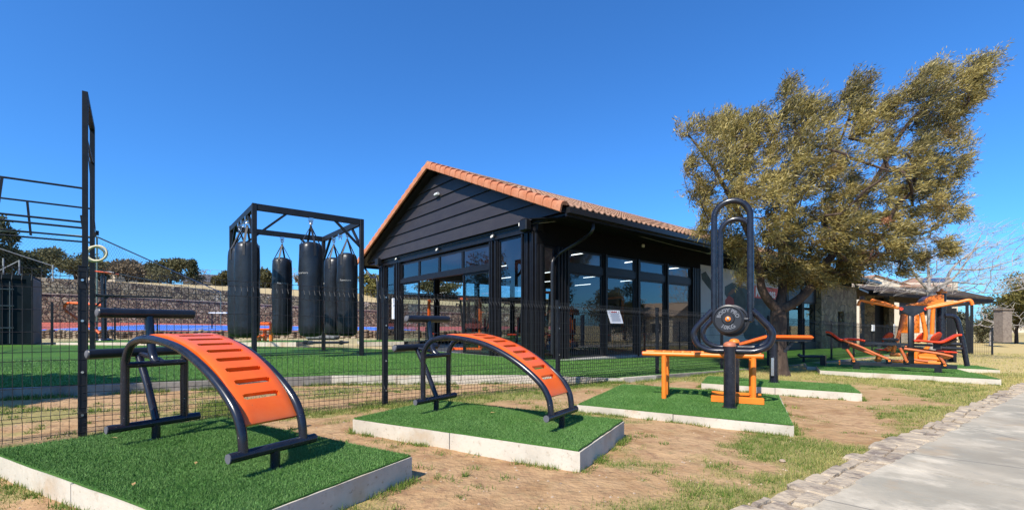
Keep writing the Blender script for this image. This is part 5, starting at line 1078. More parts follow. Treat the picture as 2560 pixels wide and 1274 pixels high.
spec_ = [(-18, 545, 50, 46, 'dark', 'tall dark tree cut by the left edge of the photo, above the container'), (28, 622, 62, 50, 'dark', 'dark rounded tree just left behind the container roof'), (110, 624, 62, 58, 'olive', 'olive tree behind the container, third crown from the left edge'), (188, 622, 62, 57, 'olive', 'olive tree directly behind the tall climbing frame posts'), (250, 655, 34, 70, 'dark', 'small dark tree just right of the gymnastic rings'),
         (318, 648, 52, 62, 'brown', 'brown winter shrub mass right of the rings'), (372, 640, 55, 63, 'brown', 'taller thin brown shrub in the middle of the bank'), (425, 650, 44, 60, 'olive', 'olive tree between the brown shrubs and the conifer'), (552, 680, 25, 66, 'olive', 'small round olive tree left of the punch bags'), (663, 672, 27, 66, 'olive', 'round olive tree seen behind the front left post of the punch bag frame'), (598, 690, 24, 70, 'brown', 'low brown bush hidden behind the left punch bags'),
         (772, 688, 30, 72, 'brown', 'brown bush between the hanging punch bags'), (928, 684, 34, 60, 'yellow', 'yellow green bush between the punch bag frame and the clubhouse'), (985, 700, 40, 66, 'olive', 'olive bush seen past the far corner of the clubhouse'), (1090, 700, 60, 75, 'olive', 'tree seen through the far windows of the clubhouse')]
for px_, top, hw, Y, key, lab in spec_:
    zb = float(bgz(px_, Y))-.2; b = Vector(((px_-HX)/FPX*Y, Y, zb)); hh = (CAMZ-(top-HY)/FPX*Y)-zb; leafy('background_tree', lab, 'tree', b, hw/FPX*Y*1.2, hh*.56, key, n=4200, ls=.36, trunk=hh*.03, group='trees on the dry bank beyond the court')
zb = float(bgz(484, 64)); b = Vector(((484-HX)/FPX*64, 64, zb)); leafy('conifer', 'dark conifer with a loose pointed crown on the bank', 'tree', b, 1.5, 1.9, 'dark', n=1800, ls=.3, trunk=.1, cone=True, lobes=12)
for px_, top, Y, lab in ((722, 668, 66, 'small leafless tree between the second and third punch bags'), (505, 672, 66, 'small leafless tree beside the dark conifer on the bank')):
    zb = float(bgz(px_, Y)); b = Vector(((px_-HX)/FPX*Y, Y, zb)); r_ = thing('bare_tree', lab, 'tree', b, 0, 'small leafless trees on the bank'); hh = CAMZ-(top-HY)/FPX*Y-zb
    tg = [tuple(b+Vector((random.gauss(0, hh*.28), random.gauss(0, hh*.28), hh*random.uniform(.4, 1)))) for _ in range(110)]; paths, _, _ = grow([([b-UP*.2, b+UP*hh*.3], .10, .08)], tg, step=.4, rmin=.018, rpow=.34); obj('trunk', wood_mb(paths, 6), BARKG, r_, fix=False)
# ------------------------------------------------------------------ far left: dry strip, rubble wall, court, terrace wall, bank
DRY = mat('dry_grass_ground', (.46, .34, .16), .95, var=[(.5, (.36, .27, .12), .4, .65), (2.5, (.54, .41, .22), .5, .7), (9, (.20, .19, .07), .58, .75)], bump=[(5, .5, .06), (25, .5, .02)])
STRIP = mat('dry_strip_ground', (.42, .32, .16), .95, var=[(1.3, (.20, .20, .07), .42, .62), (6, (.50, .40, .24), .5, .7)], bump=[(12, .5, .04)])
m_ = MB(); fr = [(-34, 16.62), (-24, 16.62), (-14, 16.62), (-8, 16.62), (-3.2, 16.62)]; bk = [(-34, 25.6), (-24, 25.8), (-14, 26.1), (-9, 26.5), (-6.2, 20.6)]
m_.add([Vector((x, y, T(x, y)-.012)) for x, y in fr]+[Vector((x, y, .29)) for x, y in bk], [(i, i+1, 6+i, 5+i) for i in range(4)])
m_.add([Vector((-6.2, 20.6, .28)), Vector((3.2, 28.3, .2)), Vector((1.5, 31, .3)), Vector((-9, 26.5, .29))], [(0, 1, 2, 3)]); m_.add([Vector((-34, 16.62, .33)), Vector((-34, 25.6, .29)), Vector((-70, 25.6, .29)), Vector((-70, 5, .33)), Vector((-30, 5, .2))], [(0, 1, 2, 3, 4)])
o = obj('dry_ground', m_, STRIP, smooth=False); struct(o)
NE_ = [(-60, 9.5), (-33, 25.4), (-4, 26.6), (14, 41), (40, 58)]; FE_ = [(-58, 12.7), (-31, 35.8), (-14.7, 49.8), (-4.1, 58.8), (44, 65.8)]; FZ_ = [1.3, 1.24, .87, .88, .9]
FEm = [(-29.5, 27.6), (-27.4, 32), (-16.6, 57)]
def court(u, v):
    i = min(int(u), 3); f = u-i; n = Vector((*NE_[i], 0)).lerp(Vector((*NE_[i+1], 0)), f); q = Vector((*FE_[i], 0)).lerp(Vector((*FE_[i+1], 0)), f); p = n.lerp(q, v); p.z = .69+(FZ_[i]+(FZ_[i+1]-FZ_[i])*f-.69)*v; return p
def cpatch(u0, u1, v0, v1, dz, n=24):
    m_ = MB(); vs = []
    for i in range(n+1):
        for j in range(9): vs.append(court(u0+(u1-u0)*i/n, v0+(v1-v0)*j/8)+UP*dz)
    m_.add(vs, [(i*9+j, (i+1)*9+j, (i+1)*9+j+1, i*9+j+1) for i in range(n) for j in range(8)]); return m_
CR = mat('red_court_paint', (.42, .095, .065), .8, var=[(.8, (.36, .085, .06), .4, .7)]); CB = mat('blue_court_paint', (.035, .14, .58), .8, var=[(.8, (.06, .18, .50), .4, .7)]); CW = mat('court_line_white', (.7, .7, .7), .7)
o = obj('court', cpatch(.05, 3.9, 0, 1, 0, 60), CR, fix=False); struct(o)
o = obj('court_marking', cpatch(1.16, 1.97, .07, .80, .02), CB, fix=False); struct(o)
m_ = MB(); 
for a in ((1.19, 1.195, .12, .74), (1.93, 1.936, .12, .74), (1.19, 1.936, .12, .13), (1.19, 1.936, .72, .74), (1.45, 1.456, .12, .45), (1.70, 1.706, .12, .74)):
    p = cpatch(*a, .04, 8); k = len(m_.v); m_.v += p.v; m_.f += [[i+k for i in f] for f in p.f]; m_.mi += p.mi
o = obj('court_line', m_, CW, fix=False); struct(o)
RUB1 = mat('terrace_rubble', (.27, .205, .125), .95, var=[(3.8, (.47, .38, .24), .35, 1.0, 'cell'), (3.3, (.12, .085, .06), .62, .9, 'cell'), (2.1, (.60, .50, .36), .93, .96, 'cell'), (3.8, (.05, .037, .03), .05, .0, 'edge')], bump=[(3.8, 1.0, .12, 'edge'), (12, .6, .04)])
wl = [(-60, 11), (-30.8, 36), (-14.5, 50), (-4, 59), (45, 66)]; TZ = [5.2, 4.49, 3.55, 3.5, 3.5]
wr = thing('terrace_wall', 'high two step rubble stone retaining wall beyond the blue and red court', 'wall', (-24, 40, .9))
def offp(pts, d):
    o_ = []
    for i, p in enumerate(pts):
        a = Vector(pts[max(i-1, 0)]); b = Vector(pts[min(i+1, len(pts)-1)]); t_ = (b-a).normalized(); o_.append(Vector(p)+Vector((-t_.y, t_.x))*d)
    return o_
for nm, d0, d1, z0, z1 in (('lower_wall', 0, .9, .3, .72), ('upper_wall', .9, 1.5, 2.3, 1.0)):
    a = offp(wl, d0); b = offp(wl, d1); m_ = MB()
    for i in range(len(wl)-1): m_.add([Vector((*a[i], z0)), Vector((*a[i+1], z0)), Vector((*b[i+1], z0)), Vector((*b[i], z0)), Vector((*a[i], z1*TZ[i])), Vector((*a[i+1], z1*TZ[i+1])), Vector((*b[i+1], z1*TZ[i+1])), Vector((*b[i], z1*TZ[i]))], [(0, 1, 5, 4), (4, 5, 6, 7), (2, 3, 7, 6)])
    obj(nm, m_, RUB1, wr, smooth=False)
COP = mat('pale_coping', (.45, .38, .28), .9, var=[(2, (.3, .24, .17), .4, .7)])
a = offp(wl, -.05); b = offp(wl, .3); m_ = MB()
for i in range(len(wl)-1): q0, q1 = TZ[i]*.72+.01, TZ[i+1]*.72+.01; m_.add([Vector((*a[i], q0)), Vector((*a[i+1], q1)), Vector((*b[i+1], q1)), Vector((*b[i], q0)), Vector((*a[i], q0+.08)), Vector((*a[i+1], q1+.08)), Vector((*b[i+1], q1+.08)), Vector((*b[i], q0+.08))], [(0, 1, 5, 4), (4, 5, 6, 7), (2, 3, 7, 6)])
obj('coping', m_, COP, wr, smooth=False)
# bank behind
a = offp(wl, 1.4); rows_ = []; tzr = []
for i in range(len(wl)-1):
    for f in np.linspace(0, 1, 12, endpoint=False): rows_.append(a[i].lerp(a[i+1], f)); tzr.append(TZ[i]+(TZ[i+1]-TZ[i])*f)
rows_.append(a[-1]); tzr.append(TZ[-1]); vs = []; nB = 14
for p, tz_ in zip(rows_, tzr):
    q = p.x/p.y*FPX+HX if p.y > 5 else 0; d = p.length; dirn = Vector((p.x, p.y)).normalized()
    for j in range(nB):
        f = j/(nB-1); dd = d+(max(120-d, 20))*f**1.3; x, y = dirn*dd; fz = min(1, (dd-d)/max(62-d, 12)); zt = float(bgz(np.clip(x/max(y, 1)*FPX+HX, 0, 1400), max(y, 8))); z = tz_+(zt-tz_)*fz if y > 8 else tz_+3*fz
        if j > 10: z -= (j-10)*1.2
        vs.append(Vector((x, y, z+(random.uniform(-.08, .08) if j else 0))))
m_ = MB(); m_.add(vs, [(i*nB+j, (i+1)*nB+j, (i+1)*nB+j+1, i*nB+j+1) for i in range(len(rows_)-1) for j in range(nB-1)]); o = obj('hill', m_, DRY, fix=False, angle=180); struct(o)
nb = 9000; k = rng.integers(0, len(rows_)-1, nb); P = np.array([[rows_[i].x, rows_[i].y] for i in k]); f = rng.random((nb, 1)); P = P*(1+f*.35)+rng.normal(0, .8, (nb, 2)); ok = P[:, 1] > 12; P = P[ok]
# low rubble wall in front of the court
lw = thing('low_rubble_wall', 'low rough rubble stone wall along the near side of the court', 'wall', (-18, 25.6, .3)); m_ = MB(); seg = [(-33, 25.35), (-4, 26.5), (14, 40.9)]
for (x0, y0), (x1, y1) in zip(seg[:-1], seg[1:]):
    L_ = math.hypot(x1-x0, y1-y0); s = 0
    while s < L_:
        w_ = random.uniform(.18, .5); f = (s+w_/2)/L_; x, y = x0+(x1-x0)*f, y0+(y1-y0)*f; z = .2
        while z < .66:
            h = random.uniform(.10, .22); c = Vector((x, y-random.uniform(0, .12), z+h/2)); m_.lathe(c-UP*h/2, [(w_*.25, 0), (w_*.52, h*.25), (w_*.50, h*.7), (w_*.22, h)], 6); z += h*.85
        s += w_*.92
obj('stones', m_, mat('rubble_brown', (.20, .135, .09), .95, var=[(1.1, (.38, .30, .21), .4, .9, 'cell'), (1.3, (.09, .06, .04), .7, .95, 'cell'), (9, (.12, .09, .06), .55, .75)], bump=[(10, .7, .04)]), lw, fix=False, angle=30)
m_ = MB(); m_.slab([Vector((-33, 25.5, .68)), Vector((-4, 26.65, .68)), Vector((-4, 27, .68)), Vector((-33, 25.9, .68))], (0, 0, -.5)); obj('backing', m_, RUB1, lw, smooth=False)
# container
CON = mat('container_steel', (.006, .011, .014), .7, spec=.12, var=[(2, (.011, .019, .023), .4, .7)], bump=[(30, .1, .004)]); CONS = mat('container_side', (.20, .17, .15), .7, var=[(2, (.16, .13, .11), .4, .7)])
c0 = Vector((-17.9, 17.0, .24)); ct = thing('shipping_container', 'dark blue green steel container with barred door, left end of the lawn', 'container', c0-U*3+V*1.1, math.atan2(U.y, U.x)); H_ = 2.66
def cb(s0, s1, t0, t1, z0, z1): return c0+U*(s0+s1)/2+V*(t0+t1)/2+UP*((z0+z1)/2), (s1-s0, t1-t0, z1-z0), AX
m_ = MB(); m_.box(*cb(-6, 0, 0, 2.2, 0, H_)); obj('body', m_, CON, ct, smooth=False)
m_ = MB(); [m_.box(*cb(.0+.002, .03, .06+i*.2, .16+i*.2, .12, H_-.14)) for i in range(11)]; m_.box(*cb(0, .02, .02, 2.18, .10, H_-.1)); obj('side_panel', m_, CONS, ct, smooth=False)
m_ = MB(); [m_.box(*cb(a, b, -.05, -.002, c, d)) for a, b, c, d in ((-.14, .03, 0, H_), (-6, -.14, H_-.16, H_), (-6, -.14, 0, .12), (-1.05, -.95, .12, H_-.16), (-2.4, -2.25, .12, H_-.16), (-3.7, -3.55, .12, H_-.16))]; obj('frame', m_, CON, ct, smooth=False)
m_ = MB(); m_.box(*cb(-2.24, -1.06, -.02, -.001, .35, H_-.3)); m_.box(*cb(-3.54, -2.41, -.02, -.001, .35, H_-.3)); obj('door', m_, mat('dark_opening', (.006, .006, .008), .4), ct, smooth=False)
m_ = MB()
for s_ in (-.55, -.80): m_.cyl(c0+U*s_-V*.04+UP*.15, c0+U*s_-V*.04+UP*2.4, .018, 8)
for z in (.7, 1.5, 2.1): m_.box(*cb(-.9, -.45, -.06, -.03, z, z+.03))
obj('lock_bar', m_, mat('lock_grey', (.05, .07, .075), .5), ct)
# far pads and the things on them
pad([(-17.0, 17.0), (-12.7, 17.0), (-12.5, 19.2), (-16.8, 19.2)], .42, 'long far turf pad beside the container, under the orange bent bar', 2500, .03)
pad([(-10.4, 17.1), (-8.1, 17.1), (-8.3, 19.0), (-10.6, 19.0)], .42, 'small far turf pad under the orange step stand behind the punch bags', 1500, .03)
pad([(-5.9, 17.9), (-4.4, 18.6), (-5.2, 20.0), (-6.6, 19.4)], .40, 'small far turf pad close to the far corner of the clubhouse', 900, .03)
PO = Plane(Vector((-13.5, 18.2, 0)), (1, 0)); AO = (Vector((1, 0, 0)), Vector((0, 1, 0)), UP)
r_ = thing('bent_bar_station', 'orange bent tube station on the far pad, behind the climbing frame', 'exercise bar', PO.at(210, 845))
for off in (0, .7): m_ = MB(); m_.tube(crm([PO.at(262, 763, off), PO.at(200, 758, off), PO.at(172, 757, off), PO.at(162, 764, off), PO.at(166, 776, off), PO.at(205, 803, off), PO.at(250, 832, off)], 5), .05, 8); obj('bent_tube', m_, ORG, r_)
r_ = thing('balance_post', 'black post station with tilted orange top, seen right behind the tall frame', 'exercise post', PO.at(261, 848))
m_ = MB(); m_.cyl(PO.at(261, 850), PO.at(258, 690), .09, 14); m_.lathe(PO.at(261, 850), [(.3, 0), (.28, .04), (.1, .08)], 16); obj('post', m_, BLKG, r_)
m_ = MB(); c = PO.at(262, 681); X = Vector((.98, 0, -.12)).normalized(); m_.box(c, (.75, .5, .06), (X, Vector((0, 1, 0)), X.cross(Vector((0, 1, 0)))), .025); obj('top_plate', m_, ORG, r_); m_ = MB(); m_.tube(crm([PO.at(258, 692), PO.at(259, 684), PO.at(272, 680), PO.at(286, 683)], 4), .05, 8); obj('arm', m_, BLK, r_)
r_ = thing('step_stand', 'orange stepped stand of plates on round posts behind the punch bags', 'step stand', (-9.6, 18, .42)); PS = Plane(Vector((-9.6, 18, 0)), (1, 0))
for a, b, y0, y1 in ((657, 680, 805, 810.5), (640, 680, 820, 825), (638, 666, 836, 842)): p, q = PS.at(a, y0), PS.at(b, y1); m_ = MB(); m_.box((p+q)/2, (q.x-p.x, .45, abs(p.z-q.z)), AO, .02); obj('step_plate', m_, ORG, r_)
for px_, y0, y1 in ((678, 806, 852), (662, 825, 852), (648, 842, 852)): m_ = MB(); m_.cyl(PS.at(px_, y1), PS.at(px_, y0), .07, 12); obj('post', m_, YOR, r_)
r_ = thing('floor_trainer', 'low black wheeled floor trainer with grey cover at the far lawn edge', 'exercise machine', (-6.8, 16.4, .3)); PF = Plane(Vector((-6.8, 16.3, 0)), (1, 0))
p, q = PF.at(765, 853), PF.at(866, 858); m_ = MB(); m_.box((p+q)/2, (q.x-p.x, .6, .07), AO, .02); obj('base_frame', m_, BLK, r_); m_ = MB(); c = PF.at(808, 843); m_.box(c, (1.05, .5, .16), AO, .06); obj('cover', m_, mat('grey_cover', (.16, .16, .155), .7, var=[(9, (.05, .05, .05), .5, .6)]), r_)
for px_ in (772, 860): m_ = MB(); c = PF.at(px_, 855); m_.cyl(c-Vector((0, .3, 0)), c-Vector((0, .22, 0)), .08, 14); obj('wheel', m_, BLK, r_)
# rear boundary mesh fence and tall chain link
def rear(a, b, n, label, post_h=1.6, sp=.16, grp=None):
    a, b = Vector(a), Vector(b); r_ = thing('rear_fence', label, 'fence', (a+b)/2)
    for i in range(n+1): p = a.lerp(b, i/n); m_ = MB(); m_.box(p+UP*post_h/2, (.07, .07, post_h), AX); obj('post', m_, STEEL, r_)
    m_ = MB(); L_ = (b-a).length; k = int(L_/sp)
    for i in range(k): p = a.lerp(b, (i+.5)/k); m_.tube([p+UP*.03, p+UP*(post_h-.05)], .003, 3, cap=False)
    for z in (.1, .3, .7, 1.1, 1.4, post_h-.05): m_.tube([a+UP*z, b+UP*z], .004, 3, cap=False)
    obj('mesh_panel', m_, WIRE, r_, smooth=False, fix=False)
rear((-17.1, 16.95, .3), (-19.6, 25.2, .3), 2, 'black mesh fence running back from the container to the low stone wall')
GRN = mat('green_fence_steel', (.10, .15, .13), .6); LINK = mat('chain_link_wire', (.035, .045, .042), .6)
cl_ = thing('chain_link_fence', 'tall green chain link court fence with sloping top rail behind the climbing frame', 'fence', (-18, 24, .3))
def link(a, b, za, zb, z0a, z0b, sp, r):
    a, b = Vector((a[0], a[1], 0)), Vector((b[0], b[1], 0)); L_ = (b-a).length; m_ = MB(); H = max(za-z0a, zb-z0b)
    def zt(f): return za+(zb-za)*f
    def z0(f): return z0a+(z0b-z0a)*f
    for sg_ in (-1, 1):
        s = -H if sg_ > 0 else 0
        while s < (L_ if sg_ > 0 else L_+H):
            pts = []
            for h in np.linspace(0, H, 24):
                x = s+h*sg_
                if 0 <= x <= L_:
                    f = x/L_; z = z0(0)+h
                    if z0(f) <= z <= zt(f): pts.append(a.lerp(b, f)+UP*z)
            if len(pts) > 1: m_.tube([pts[0], pts[-1]], r, 3, cap=False)
            s += sp
    obj('wire_mesh', m_, LINK, cl_, smooth=False, fix=False)
    m_ = MB(); m_.tube([a+UP*za, b+UP*zb], .03, 6); obj('top_rail', m_, GRN, cl_)
    for p, z, zz in ((a, za, z0a), (b, zb, z0b)): m_ = MB(); m_.cyl(p+UP*zz, p+UP*z, .025, 8); obj('post', m_, GRN, cl_)
Pa = at(243, 592, 19.6); Pb = at(552, 730, 33.5); Pc = at(-60, 572, 19.4); 
link((Pa.x, Pa.y), (Pb.x, Pb.y), Pa.z, Pb.z, .35, .5, .21, .0035); link((Pc.x, Pc.y), (Pa.x-.02, Pa.y), Pc.z, Pa.z, .35, .35, .17, .0022)
m_ = MB(); m_.tube([at(215, 669, 26), at(552, 733, 33.6)], .02, 5); obj('wire_rail', m_, GRN, cl_)
for px_, Y, yt, yb in ((8, 30, 645, 700), (48, 31, 650, 700), (132, 32, 662, 702)): m_ = MB(); m_.cyl(at(px_, yb, Y), at(px_, yt, Y), .045, 6); obj('far_post', m_, mat('pale_post', (.32, .35, .30), .6), cl_)
m_ = MB(); m_.tube([at(-10, 618, 30), at(130, 664, 32)], .03, 5); m_2 = MB(); m_2.tube([at(-10, 680, 30), at(46, 652, 31)], .03, 5); obj('far_rail', m_, MATS['pale_post'], cl_); obj('far_brace', m_2, MATS['pale_post'], cl_)
cb_ = thing('court_bench', 'thin white backless bench standing on the court behind the punch bags', 'bench', at(545, 815, 31)); m_ = MB(); p, q = at(523, 782, 31), at(580, 781, 31); m_.box((p+q)/2, (q.x-p.x, .2, .08), AO); obj('seat', m_, WHT, cb_)
for px_ in (530, 572): m_ = MB(); m_.cyl(at(px_, 822, 31), at(px_, 783, 31), .04, 8); obj('leg', m_, STEEL, cb_)
# houses on the bank
HW = mat('tan_house_wall', (.45, .36, .25), .9); RG = mat('grey_roof', (.075, .07, .075), .8); RT_ = mat('tan_roof', (.42, .29, .18), .85)
def house(name, label, c, w_, d_, h, rh, wm, rm, rot=0, ov=.4):
    r_ = thing(name, label, 'house', c, rot); M = FRAME[r_.name]; m_ = MB(M); m_.box((0, 0, h/2), (w_, d_, h)); wl_ = obj('wall', m_, wm, r_, smooth=False)
    m_ = MB(M); x, y = w_/2+ov, d_/2+ov; m_.add([(-x, -y, h+.01), (x, -y, h+.01), (x, y, h+.01), (-x, y, h+.01), (-x, 0, h+rh), (x, 0, h+rh)], [(0, 1, 5, 4), (2, 3, 4, 5), (0, 4, 3), (1, 2, 5), (3, 2, 1, 0)]); obj('roof', m_, rm, r_, smooth=False)
    for i in (-1, 0, 1):
        m_ = MB(M); m_.box((i*w_*.28, -d_/2-.02, h*.55), (w_*.12, .06, h*.35)); f_ = obj('window', m_, FRM, r_, smooth=False)
    return r_
house('house', 'pale house with a tan gable roof far behind the gymnastic rings', at(276, 700, 95)-UP*1, 8, 7, 2.2, 1.8, HW, RT_)
house('house', 'low house with dark grey roof far off, left of the punch bags', at(535, 716, 100)-UP*1, 9, 8, 1.6, 2.0, HW, RG, .3)
# ------------------------------------------------------------------ far right
pav = thing('pavilion', 'open pavilion with dark low roof on black posts beyond the mesh fence', 'pavilion', (28, 29, -.7)); A, B = at(2172, 729, 31), at(2480, 748, 26); bk = Vector((2.6, 4.6, 0))
ROOFD = mat('dark_slat_roof', (.085, .065, .05), .95, var=[(4, (.04, .03, .025), .4, .7), (16, (.15, .12, .09), .6, .75)], bump=[(8, .8, .08), (40, .6, .03)], spec=.1)
m_ = MB(); m_.slab([A, B, B+bk+UP*.75, A+bk+UP*.75], UP*.12); m_.slab([A+bk+UP*.76, B+bk+UP*.76, B+bk*2.1+UP*.1, A+bk*2.1+UP*.1], UP*.12); obj('roof', m_, ROOFD, pav, smooth=False)
m_ = MB(); m_.beam(A+UP*.0-UP*.10, B-UP*.10, .12, .2); m_.beam(B-UP*.1, B+bk*2-UP*.1, .12, .2); obj('beam', m_, FRM, pav)
m_ = MB(); [m_.beam(A.lerp(B, f)-UP*.13, A.lerp(B, f)+bk+UP*.60, .06, .12) for f in np.linspace(.04, .96, 12)]; obj('rafters', m_, FRM, pav)
for px_, f in ((2430, .86), (2375, .60)):
    p = A.lerp(B, f); 
    m_ = MB(); d = .28
    zb_ = g(p.x, p.y)-.1
    for e in (-1, 1): m_.box(Vector((p.x+e*.14, p.y+.15, (p.z+zb_)/2-.1)), (.13, .13, p.z-zb_-.15), AX)
    m_.box(Vector((p.x, p.y+.15, (zb_+1.3)/2)), (.2, .10, 1.3-zb_), AX); obj('post', m_, STEEL, pav, smooth=False)
for p in (A+bk*2-UP*.1, B+bk*2-UP*.1): m_ = MB(); m_.beam(Vector((p.x, p.y, -1)), p, .2, .2); obj('post', m_, STEEL, pav)
sw = thing('stone_annex', 'stone clad annex wall with dark doorway at the far end of the clubhouse', 'building', at(2215, 893, 33)); m_ = MB(); p, q = at(2176, 893, 34), at(2196, 893, 34)
for a, b in ((2168, 2194), (2230, 2243)): p, q = at(a, 740, 33.5), at(b, 740, 33.5); m_.box(Vector(((p.x+q.x)/2, 34, 1.0)), (q.x-p.x, .5, 4.4), AO)
obj('wall', m_, ROCK, sw, smooth=False); m_ = MB(); p, q = at(2194, 740, 33.7), at(2230, 740, 33.7); m_.box(Vector(((p.x+q.x)/2, 34.3, 1.0)), (q.x-p.x+.1, .1, 4.2), AO); obj('door', m_, FRM, sw, smooth=False)
CRM_ = mat('cream_plaster', (.66, .56, .42), .9, var=[(1, (.6, .5, .37), .4, .7)])
ch = thing('cream_house', 'cream plastered house with red tiled gable and solar panel behind the pavilion', 'house', (42, 50, -.9))
def hx(px_, y_, Y): return at(px_, y_, Y)
m_ = MB(); l, r = hx(2140, 800, 48), hx(2395, 800, 48); m_.box(Vector(((l.x+r.x)/2, 53, 2.2)), (r.x-l.x, 10, 6.6), AO); obj('wall', m_, CRM_, ch, smooth=False)
gl, gr, gp = hx(2158, 714, 47.8), hx(2290, 722, 47.8), hx(2186, 691, 47.8); m_ = MB(); m_.slab([gl, gr, gp], (0, .3, 0)); obj('gable', m_, CRM_, ch, smooth=False)
m_ = MB(); m_.slab([gp+UP*.02, gr+UP*.02, gr+Vector((0, 9, .02)), gp+Vector((0, 9, .02))], (0, -.25, .18)); m_.slab([gl+UP*.02, gp+UP*.02, gp+Vector((0, 9, .02)), gl+Vector((0, 9, .02))], (0, -.25, .18)); obj('roof', m_, TILE, ch, smooth=False)
m_ = MB(); a, b = hx(2250, 717, 47), hx(2378, 717, 47); c, d = hx(2282, 698, 52), hx(2382, 698, 52); m_.slab([a, b, Vector((d.x, 52, d.z)), Vector((c.x, 52, c.z))], UP*.1); m_.slab([Vector((c.x, 52.1, c.z+.1)), Vector((d.x, 52.1, d.z+.1)), Vector((d.x, 58, a.z)), Vector((c.x, 58, a.z))], UP*.1); obj('roof', m_, TILE, ch, smooth=False)
m_ = MB(); a, b, c, d = [hx(x, y, yy) for x, y, yy in ((2298, 709, 48.6), (2368, 709, 48.6), (2372, 700, 51.3), (2304, 700, 51.3))]; m_.slab([a+UP*.14, b+UP*.14, c+UP*.14, d+UP*.14], UP*.05); obj('solar_panel', m_, mat('solar_blue', (.015, .02, .04), .25), ch, smooth=False)
for px_ in (2262, 2312): m_ = MB(); p = hx(px_, 770, 47.95); m_.box(p, (1.1, .1, 1.3), AO); w1 = obj('window', m_, FRM, ch, smooth=False)
BRK = mat('red_brick', (.23, .185, .145), .9, var=[(9, (.18, .14, .11), .4, .8, 'cell')], bump=[(20, .3, .01)])
m_ = MB(); p = at(2507, 855, 38); m_.box(Vector((p.x, 38, (p.z+2.3)/2)), (.75, .75, 2.3-p.z), AO, .02); m_.box(Vector((p.x, 38, 2.35)), (.95, .95, .12), AO, .02); tag(obj('brick_pillar', m_, BRK), 'square brown masonry pillar standing in the dry grass near the right edge', 'pillar')
m_ = MB(); p, q = at(2515, 829, 78), at(2700, 829, 78); m_.box(Vector(((p.x+q.x)/2, 78, .75)), (q.x-p.x, .4, 2.0), AO); m_.box(Vector(((p.x+q.x)/2, 78, 1.8)), (q.x-p.x+.2, .6, .1), AO); tag(obj('boundary_wall', m_, CRM_), 'long pale plastered boundary wall at the right edge of the photo', 'wall')
leafy('broad_tree', 'yellow green tree with dark thin trunk at the right edge of the photo', 'tree', Vector((at(2541, 832, 45).x, 45, -.75)), 2.7, 2.3, 'yellow', n=7000, ls=.22, trunk=1.5, lobes=14, tr=.13)
leafy('broad_tree', 'taller yellow green tree cut by the right edge of the photo', 'tree', Vector((at(2600, 832, 42).x, 42, -.75)), 3.2, 2.9, 'yellow', n=6000, ls=.22, trunk=1.8, lobes=14, tr=.15)
for px_, top, hw, Y, key, lab in ((2405, 770, 34, 40, 'greygreen', 'loose grey green shrub behind the pavilion posts'), (2455, 762, 42, 46, 'olive', 'olive shrub between the pavilion and the brick pillar'), (2485, 770, 30, 52, 'greygreen', 'thin grey shrub just left of the brick pillar'), (2345, 775, 30, 42, 'olive', 'green shrub under the pavilion roof behind the amber machine'), (2540, 780, 40, 70, 'olive', 'dark shrub line in front of the boundary wall')):
    b = Vector(((px_-HX)/FPX*Y, Y, -.78)); hh = CAMZ-(top-HY)/FPX*Y+.78; leafy('shrub', lab, 'shrub', b, hw/FPX*Y, hh*.5, key, n=2600, ls=.2, trunk=.05, group='shrubs beyond the pavilion', loose=.25)
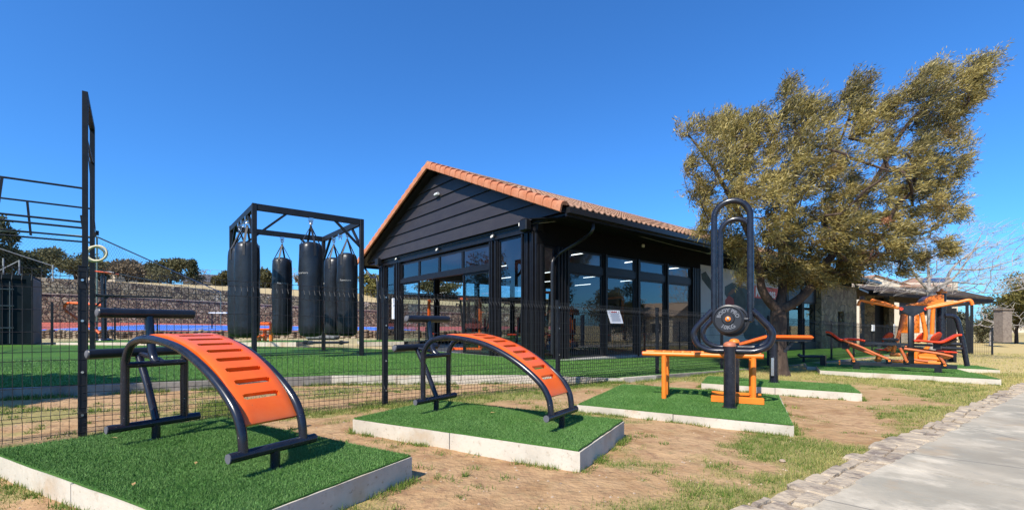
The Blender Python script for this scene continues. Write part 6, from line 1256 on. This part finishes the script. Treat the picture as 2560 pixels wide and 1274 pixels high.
for px_, top, Y, lab in ((2475, 752, 41, 'small grey leafless tree right of the pavilion post'), (2495, 765, 55, 'thin leafless tree beside the brick pillar')):
    b = Vector(((px_-HX)/FPX*Y, Y, -.8)); r_ = thing('bare_tree', lab, 'tree', b, 0, 'small leafless trees right of the pavilion'); hh = CAMZ-(top-HY)/FPX*Y+.8
    tg = [tuple(b+Vector((random.gauss(0, hh*.3), random.gauss(0, hh*.3), hh*random.uniform(.35, 1)))) for _ in range(160)]; paths, _, _ = grow([([b-UP*.2, b+UP*hh*.25], .08, .06)], tg, step=.3, rmin=.012, rpow=.34); obj('trunk', wood_mb(paths, 6), BARKG, r_, fix=False)
house('house', 'cream house across the path with a terracotta roof', Vector((46, 21, -.9)), 9, 7, 2.9, 1.7, CRM_, RT_, -.9)
# small things along the far fence
for px_, py_, w_, h_, lab in ((2183, 819, .42, .30, 'small white box sign on the mesh fence before the stone annex'), (2236, 822, .25, .6, 'narrow pale notice on the far mesh fence')):
    p = Plane(ST(0, FT-.06), U).at(px_, py_) if px_ < 2200 else at(px_, py_, 27); m_ = MB(); m_.box(p, (w_, .04, h_), AX); tag(obj('fence_sign', m_, WHT), lab, 'sign')
# trees standing behind and beside the photographer
for x, y, rx, rz, key, lab in ((-9.9, 2.6, 1.7, 1.5, 'olive', 'leafy tree beside the left end of the fence'), (-28, -2, 3.2, 4.5, 'dark', 'tall dark tree well left of the fence'), (-27, -9, 3.0, 3.4, 'dark', 'dark tree left behind the path'), (-34, 4, 3.5, 4.2, 'dark', 'dark broad tree far left of the container'), (30, -8, 4, 3.4, 'dark', 'dark tree across the path'), (38, -2, 4.5, 4.0, 'olive', 'olive tree across the path, farther along'), (18, -12, 3.5, 3.0, 'olive', 'olive tree across the path behind the photographer'), (30.7, 9.9, 2.6, 2.6, 'dark', 'dark tree across the path, nearest of the far group'), (35, 15.4, 2.6, 2.4, 'olive', 'olive tree across the path, in the middle of the far group'), (42.8, 17.4, 3, 3.2, 'dark', 'tall dark tree across the path at the back of the far group'), (51, 29.4, 3, 2.6, 'dark', 'dark tree across the path, farthest along it'), (-35, 23, 2.8, 4.6, 'dark', 'very tall dark tree left of the container, farther one'), (-34, 15.9, 2.4, 3.8, 'dark', 'very tall dark tree left of the container, nearer one')):
    leafy('broad_tree', lab, 'tree', Vector((x, y, g(x, y)-.1)), rx, rz, key, n=5200, ls=.26, trunk=3.2 if x == -9.9 else 1.0, lobes=13, tr=.16, group='trees around the photographer')
